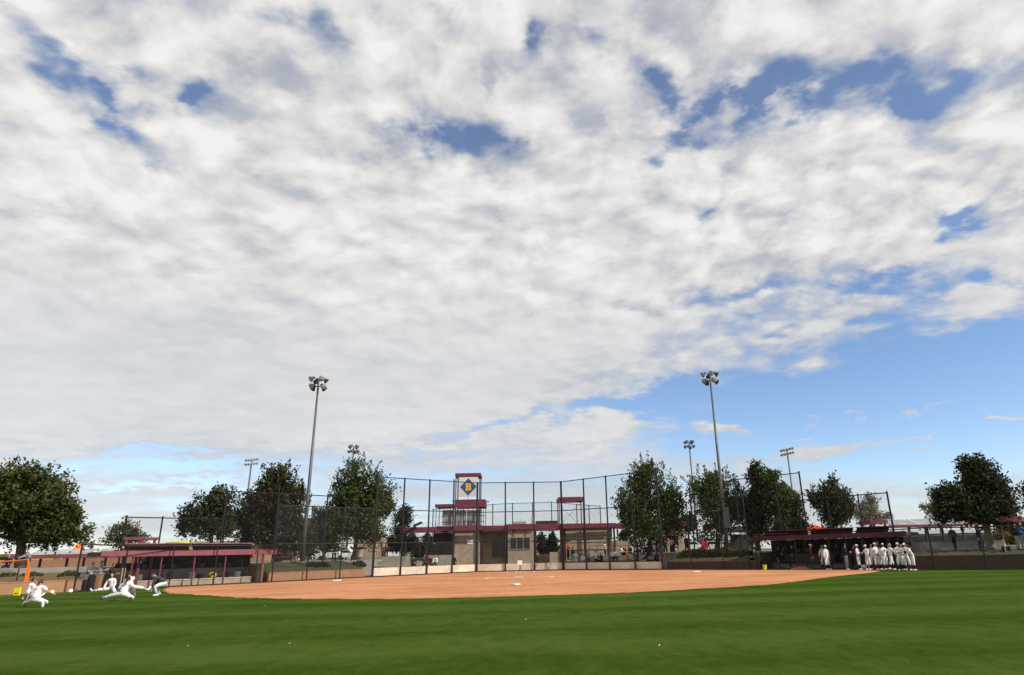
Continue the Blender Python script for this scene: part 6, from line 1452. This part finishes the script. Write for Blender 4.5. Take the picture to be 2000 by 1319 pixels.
tree('broadleaf_tree', 'large dark russet tinged tree left of the tall light pole', (540, 1100), 66, PLAZA, [(535, 990, 55, 55), (545, 945, 38, 36), (505, 1000, 40, 50), (575, 1000, 32, 52), (520, 1045, 50, 34), (570, 1055, 38, 30), (480, 1020, 26, 34), (465, 1012, 14, 26)], 'leaf_russet', n_shoot=1300, leafsize=0.22, up=0.55, r0=0.3, seed=4, spires=((566, 896, 40), (530, 903, 30), (508, 940, 24), (578, 918, 24), (590, 935, 22)))
tree('broadleaf_tree', 'tall feathery green tree behind the left corner of the backstop', (690, 1098), 71, PLAZA, [(705, 1000, 46, 56), (700, 940, 34, 40), (735, 970, 30, 46), (672, 985, 28, 42), (710, 1040, 44, 26), (752, 990, 18, 30), (660, 1020, 22, 28)], 'leaf_green', n_shoot=1150, leafsize=0.20, up=0.85, r0=0.22, seed=5, core=.8, shoot=(.7, 1.6), spires=((711, 884, 40), (682, 893, 40), (692, 905, 30), (724, 898, 36), (735, 912, 30), (745, 925, 26), (662, 940, 30), (672, 915, 24), (760, 962, 20)))
tree('broadleaf_tree', 'dark shaded tree filling the gap between the light pole and the feathery tree', (634, 1098), 84, PLAZA, [(630, 1030, 32, 34), (615, 1050, 24, 28), (650, 1050, 28, 30), (632, 1008, 18, 18), (600, 1060, 20, 26)], 'leaf_dark', n_shoot=620, leafsize=0.24, up=0.5, r0=0.18, seed=6, spires=((628, 990, 16), (645, 996, 14)))
tree('conifer_tree', 'slim pointed tree over the left end of the long maroon roof', (785, 1098), 90, PLAZA, [(786, 1015, 16, 22), (789, 1000, 9, 14), (783, 1040, 20, 20), (775, 1062, 20, 16), (796, 1060, 14, 16)], 'leaf_pine', n_shoot=520, leafsize=0.2, up=0.5, r0=0.16, seed=7, spires=((789, 983, 22), (795, 1000, 14), (780, 1000, 12)))
for px, Y, rx, y0, sd, lb in ((836, 108, 15, 1042, 21, 'small pine seen under the maroon roof, left of the dark windows'), (815, 112, 12, 1050, 22, 'smaller pine left of the pine under the maroon roof'), (1058, 112, 10, 1040, 23, 'thin pine seen through the left half of the open gateway'), (1079, 108, 11, 1038, 24, 'thin pine seen through the right half of the open gateway'), (1222, 106, 14, 1036, 25, 'bushy pine right of the tan panelled wall'), (1346, 100, 15, 1000, 26, 'dark pine right of the tan kiosk')):
    tree('conifer_tree', lb, (px, 1085), Y, PLAZA, [(px, y0 + 12, rx * .55, 10), (px, y0 + 24, rx, 9), (px - 2, y0 + 33, rx, 8)], 'leaf_pine', n_shoot=170, leafsize=0.24, up=0.15, r0=0.13, seed=sd, core=.5, spires=((px, y0 - 2, 12),))
tree('broadleaf_tree', 'tall feathery tree behind the right corner of the backstop, brighter on one side', (1268, 1085), 70, PLAZA, [(1268, 990, 44, 52), (1262, 940, 34, 36), (1300, 975, 30, 44), (1238, 985, 26, 40), (1270, 1035, 52, 30), (1318, 1000, 16, 34), (1222, 1015, 20, 26), (1305, 1035, 24, 26)], 'leaf_green', n_shoot=1200, leafsize=0.20, up=0.85, r0=0.24, seed=8, core=.65, shoot=(.7, 1.6), spires=((1251, 884, 46), (1273, 896, 34), (1240, 902, 34), (1295, 902, 34), (1262, 905, 30), (1318, 930, 26), (1228, 925, 28), (1212, 950, 20), (1330, 968, 18)))
tree('broadleaf_tree', 'open feathery tree around the right hand tall light pole', (1400, 1078), 68, PLAZA, [(1395, 985, 36, 44), (1375, 960, 24, 40), (1422, 975, 26, 46), (1395, 1025, 42, 28), (1440, 1000, 20, 32)], 'leaf_green', n_shoot=700, leafsize=0.2, up=0.9, r0=0.2, seed=9, core=.35, shoot=(.7, 1.6), spires=((1362, 906, 40), (1376, 910, 34), (1396, 904, 40), (1420, 906, 44), (1410, 916, 34), (1385, 920, 30), (1437, 936, 24)))
tree('broadleaf_tree', 'narrow upright dark tree left of a pair behind the shaded dugout', (1480, 1072), 66, PLAZA, [(1478, 960, 24, 40), (1474, 925, 15, 18), (1480, 1005, 32, 38), (1470, 1030, 30, 24), (1492, 945, 14, 26)], 'leaf_dark', n_shoot=650, leafsize=0.2, up=0.8, r0=0.18, seed=10, core=.7, spires=((1474, 906, 16), (1466, 914, 14)))
tree('broadleaf_tree', 'bushier dark green tree right of a pair behind the shaded dugout', (1528, 1072), 64, PLAZA, [(1530, 985, 28, 40), (1516, 960, 18, 32), (1545, 1000, 20, 34), (1530, 1020, 38, 24), (1505, 940, 12, 20)], 'leaf_green', n_shoot=750, leafsize=0.2, up=0.6, r0=0.2, seed=12, core=.9, spires=((1508, 921, 18), (1527, 946, 16), (1548, 960, 16)))
tree('broadleaf_tree', 'single egg shaped dark tree standing alone above the shaded dugout roof', (1628, 1068), 62, PLAZA, [(1628, 985, 30, 36), (1622, 950, 18, 20), (1605, 975, 16, 26), (1648, 990, 18, 26), (1630, 1015, 24, 20)], 'leaf_dark', n_shoot=640, leafsize=0.19, up=0.6, r0=0.18, seed=13, core=.8, spires=((1622, 931, 18), (1600, 946, 12)))
tree('broadleaf_tree', 'big dark tree with a side lobe near the right edge, pale trunk on the slope', (1938, 1078), 48.5, 1.2, [(1920, 950, 26, 40), (1912, 912, 18, 20), (1888, 905, 9, 16), (1905, 935, 22, 30), (1950, 975, 28, 34), (1938, 950, 22, 28), (1866, 985, 24, 28), (1848, 972, 16, 22), (1935, 1005, 42, 24), (1976, 985, 12, 20), (1895, 1010, 38, 18), (1845, 1000, 14, 16), (1880, 970, 14, 20)], 'leaf_dark', n_shoot=1500, leafsize=0.18, up=0.35, r0=0.26, bark='bark_pale', seed=14, core=.85, spires=((1908, 884, 12), (1886, 888, 10)))
tree('broadleaf_tree', 'bare looking golden tree behind the lower ball screen on the right', (1700, 1040), 110, PLAZA, [(1702, 1000, 28, 22), (1682, 1010, 18, 14), (1720, 1010, 20, 14), (1700, 985, 14, 14)], 'leaf_bare', n_shoot=420, leafsize=0.2, up=0.8, r0=0.2, bark='bark_pale', seed=15, core=.12, spires=((1698, 974, 16), (1686, 985, 12), (1712, 982, 12)))
tree('broadleaf_tree', 'pale half bare tree behind the big dark tree on the right', (1838, 1040), 100, PLAZA, [(1828, 990, 20, 20), (1840, 1005, 26, 18), (1812, 992, 12, 10)], 'leaf_bare', n_shoot=260, leafsize=0.22, up=0.6, r0=0.2, bark='bark_pale', seed=16, core=.12)
tree('broadleaf_tree', 'thin pale green tree behind the end frame of the sunlit dugout', (245, 1085), 90, PLAZA, [(240, 1045, 26, 18), (225, 1056, 22, 12), (262, 1052, 22, 14)], 'leaf_olive', n_shoot=240, leafsize=0.22, up=0.8, r0=0.13, seed=17, core=.15, spires=((240, 1020, 18), (268, 1032, 14)))
tree('broadleaf_tree', 'golden leaved tree behind the shelter at the right edge', (1968, 1050), 62, PLAZA, [(1965, 1030, 26, 22), (1980, 1045, 24, 20)], 'leaf_gold', n_shoot=300, leafsize=0.22, up=0.5, r0=0.14, seed=18, core=.4)
tree('broadleaf_tree', 'dark tree cut by the right edge of the photo', (2030, 1070), 52, 1.2, [(2040, 960, 30, 24), (2030, 1025, 26, 22), (2050, 990, 36, 36)], 'leaf_dark', n_shoot=420, leafsize=0.2, up=0.4, r0=0.2, seed=19)
# shrubs on the beds
def shrub(label, px, Y, z, w, h, leaf, sd, group='shrubs on the planted slopes'):
    rs = np.random.RandomState(sd); x = XZ(px, 1090, Y)[0]
    t = thing('shrub', label, 'shrub', (x, Y, z), group)
    n = 520; v = rs.normal(size=(n, 3)); v /= np.linalg.norm(v, axis=1)[:, None]; v[:, 2] = np.abs(v[:, 2]); r = rs.uniform(.3, 1, n) ** .5
    C = v * r[:, None] * np.array((w / 2, w / 2.6, h)); D = v * .6 + np.array((0, 0, .8)) + rs.normal(size=(n, 3)) * .4; D /= np.linalg.norm(D, axis=1)[:, None]
    l = rs.uniform(.10, .2, n); leaf_mesh('foliage', C, D, l * 1.6, l * .6, leaf, t, rs)
    m = MB()
    for k in range(5):
        a = rs.uniform(0, 6.28); m.chain([(x, Y, z - .1), (x + w * .2 * math.cos(a), Y + w * .2 * math.sin(a), z + h * .7)], [.03, .01], 5)
    m.build('stem', 'bark', t)
SN = ['at the kiosk end of the shrub bed', 'second from the kiosk in the shrub bed', 'third from the kiosk in the shrub bed', 'in the middle of the shrub bed', 'left of the tall pole in the shrub bed', 'below the tall pole in the shrub bed', 'right of the tall pole in the shrub bed', 'at the dugout end of the shrub bed']
for i, px in enumerate((1338, 1354, 1371, 1388, 1404, 1421, 1438, 1455)):
    q = ONP(px, 1095, fr[0] * .5 + Vector(wc) * .5, fr[1] * .5 + Vector(wd) * .5)
    shrub('olive brown shrub ' + SN[i], px, q.y, 0.95, 1.5, 0.75 + .1 * (i % 3), 'leaf_shrub', 40 + i)
for i, (px, lb) in enumerate(((612, 'dark shrub on the grassy slope right of the tall pole'), (630, 'dark shrub on the grassy slope below the white table'), (700, 'grey brown shrub at the terrace end of the grassy slope'))):
    q = ONP(px, 1105, fl[0][0] * .45 + Vector(wa) * .55, fl[0][1] * .45 + Vector(wb) * .55); shrub(lb, px, q.y, 0.9, 1.5, .5, 'leaf_dark', 60 + i)
for i, (px, lb) in enumerate(((22, 'yellow green shrub at the foot of the spreading tree'), (70, 'yellow green shrub right of the orange net'), (142, 'rusty shrub at the gear pile end of the dry slope'))):
    shrub(lb, px, 49.2, .75, 1.6, .5, 'leaf_shrub', 70 + i)
# far wood along the skyline
rs = np.random.RandomState(99); rg = random.Random(99); C = []; D = []; L = []; Wd = []
for k in range(440):
    px = rg.uniform(-500, 2600); Y = rg.uniform(230, 420); b = AT(px, 1070, Y); z0 = 1.0; hh = rg.uniform(3, 8.5) * (0.95 if 560 < px < 1300 else 1.1); w = rg.uniform(3, 7)
    n = 60; v = rs.normal(size=(n, 3)); v /= np.linalg.norm(v, axis=1)[:, None]; C.append(np.array((b.x, Y, z0 + hh * .5)) + v * rs.uniform(.3, 1, (n, 1)) * np.array((w, w, hh * .5)))
    d = rs.normal(size=(n, 3)); d /= np.linalg.norm(d, axis=1)[:, None]; D.append(d); l = rs.uniform(.7, 1.6, n); L.append(l); Wd.append(l * .8)
setting(leaf_mesh('distant_woods', np.concatenate(C), np.concatenate(D), np.concatenate(L), np.concatenate(Wd), 'leaf_pine', None, rs), 'stuff')
# scraps on the outfield
for px, py, lb in ((366, 1266, 'scrap of pale paper on the left of the outfield'), (565, 1261, 'scrap of pale paper left of the middle of the outfield'), (1027, 1213, 'scrap of pale paper in the middle of the outfield'), (1288, 1265, 'scrap of pale paper right of the middle of the outfield'), (516, 1186, 'scrap of pale paper just below the clay edge')):
    p = G(px, py); m = MB(Matrix.Translation(p + Vector((0, 0, .03)))); a = .016
    m.plate([(-a, -a * .6, 0), (a * .7, -a * .8, .01), (a, a * .5, .025), (-.2 * a, a, .015)], (0, 0, .004)); o = m.build('paper_scrap', 'concrete_pale'); tag(o, lb, 'litter', 'scraps on the outfield')
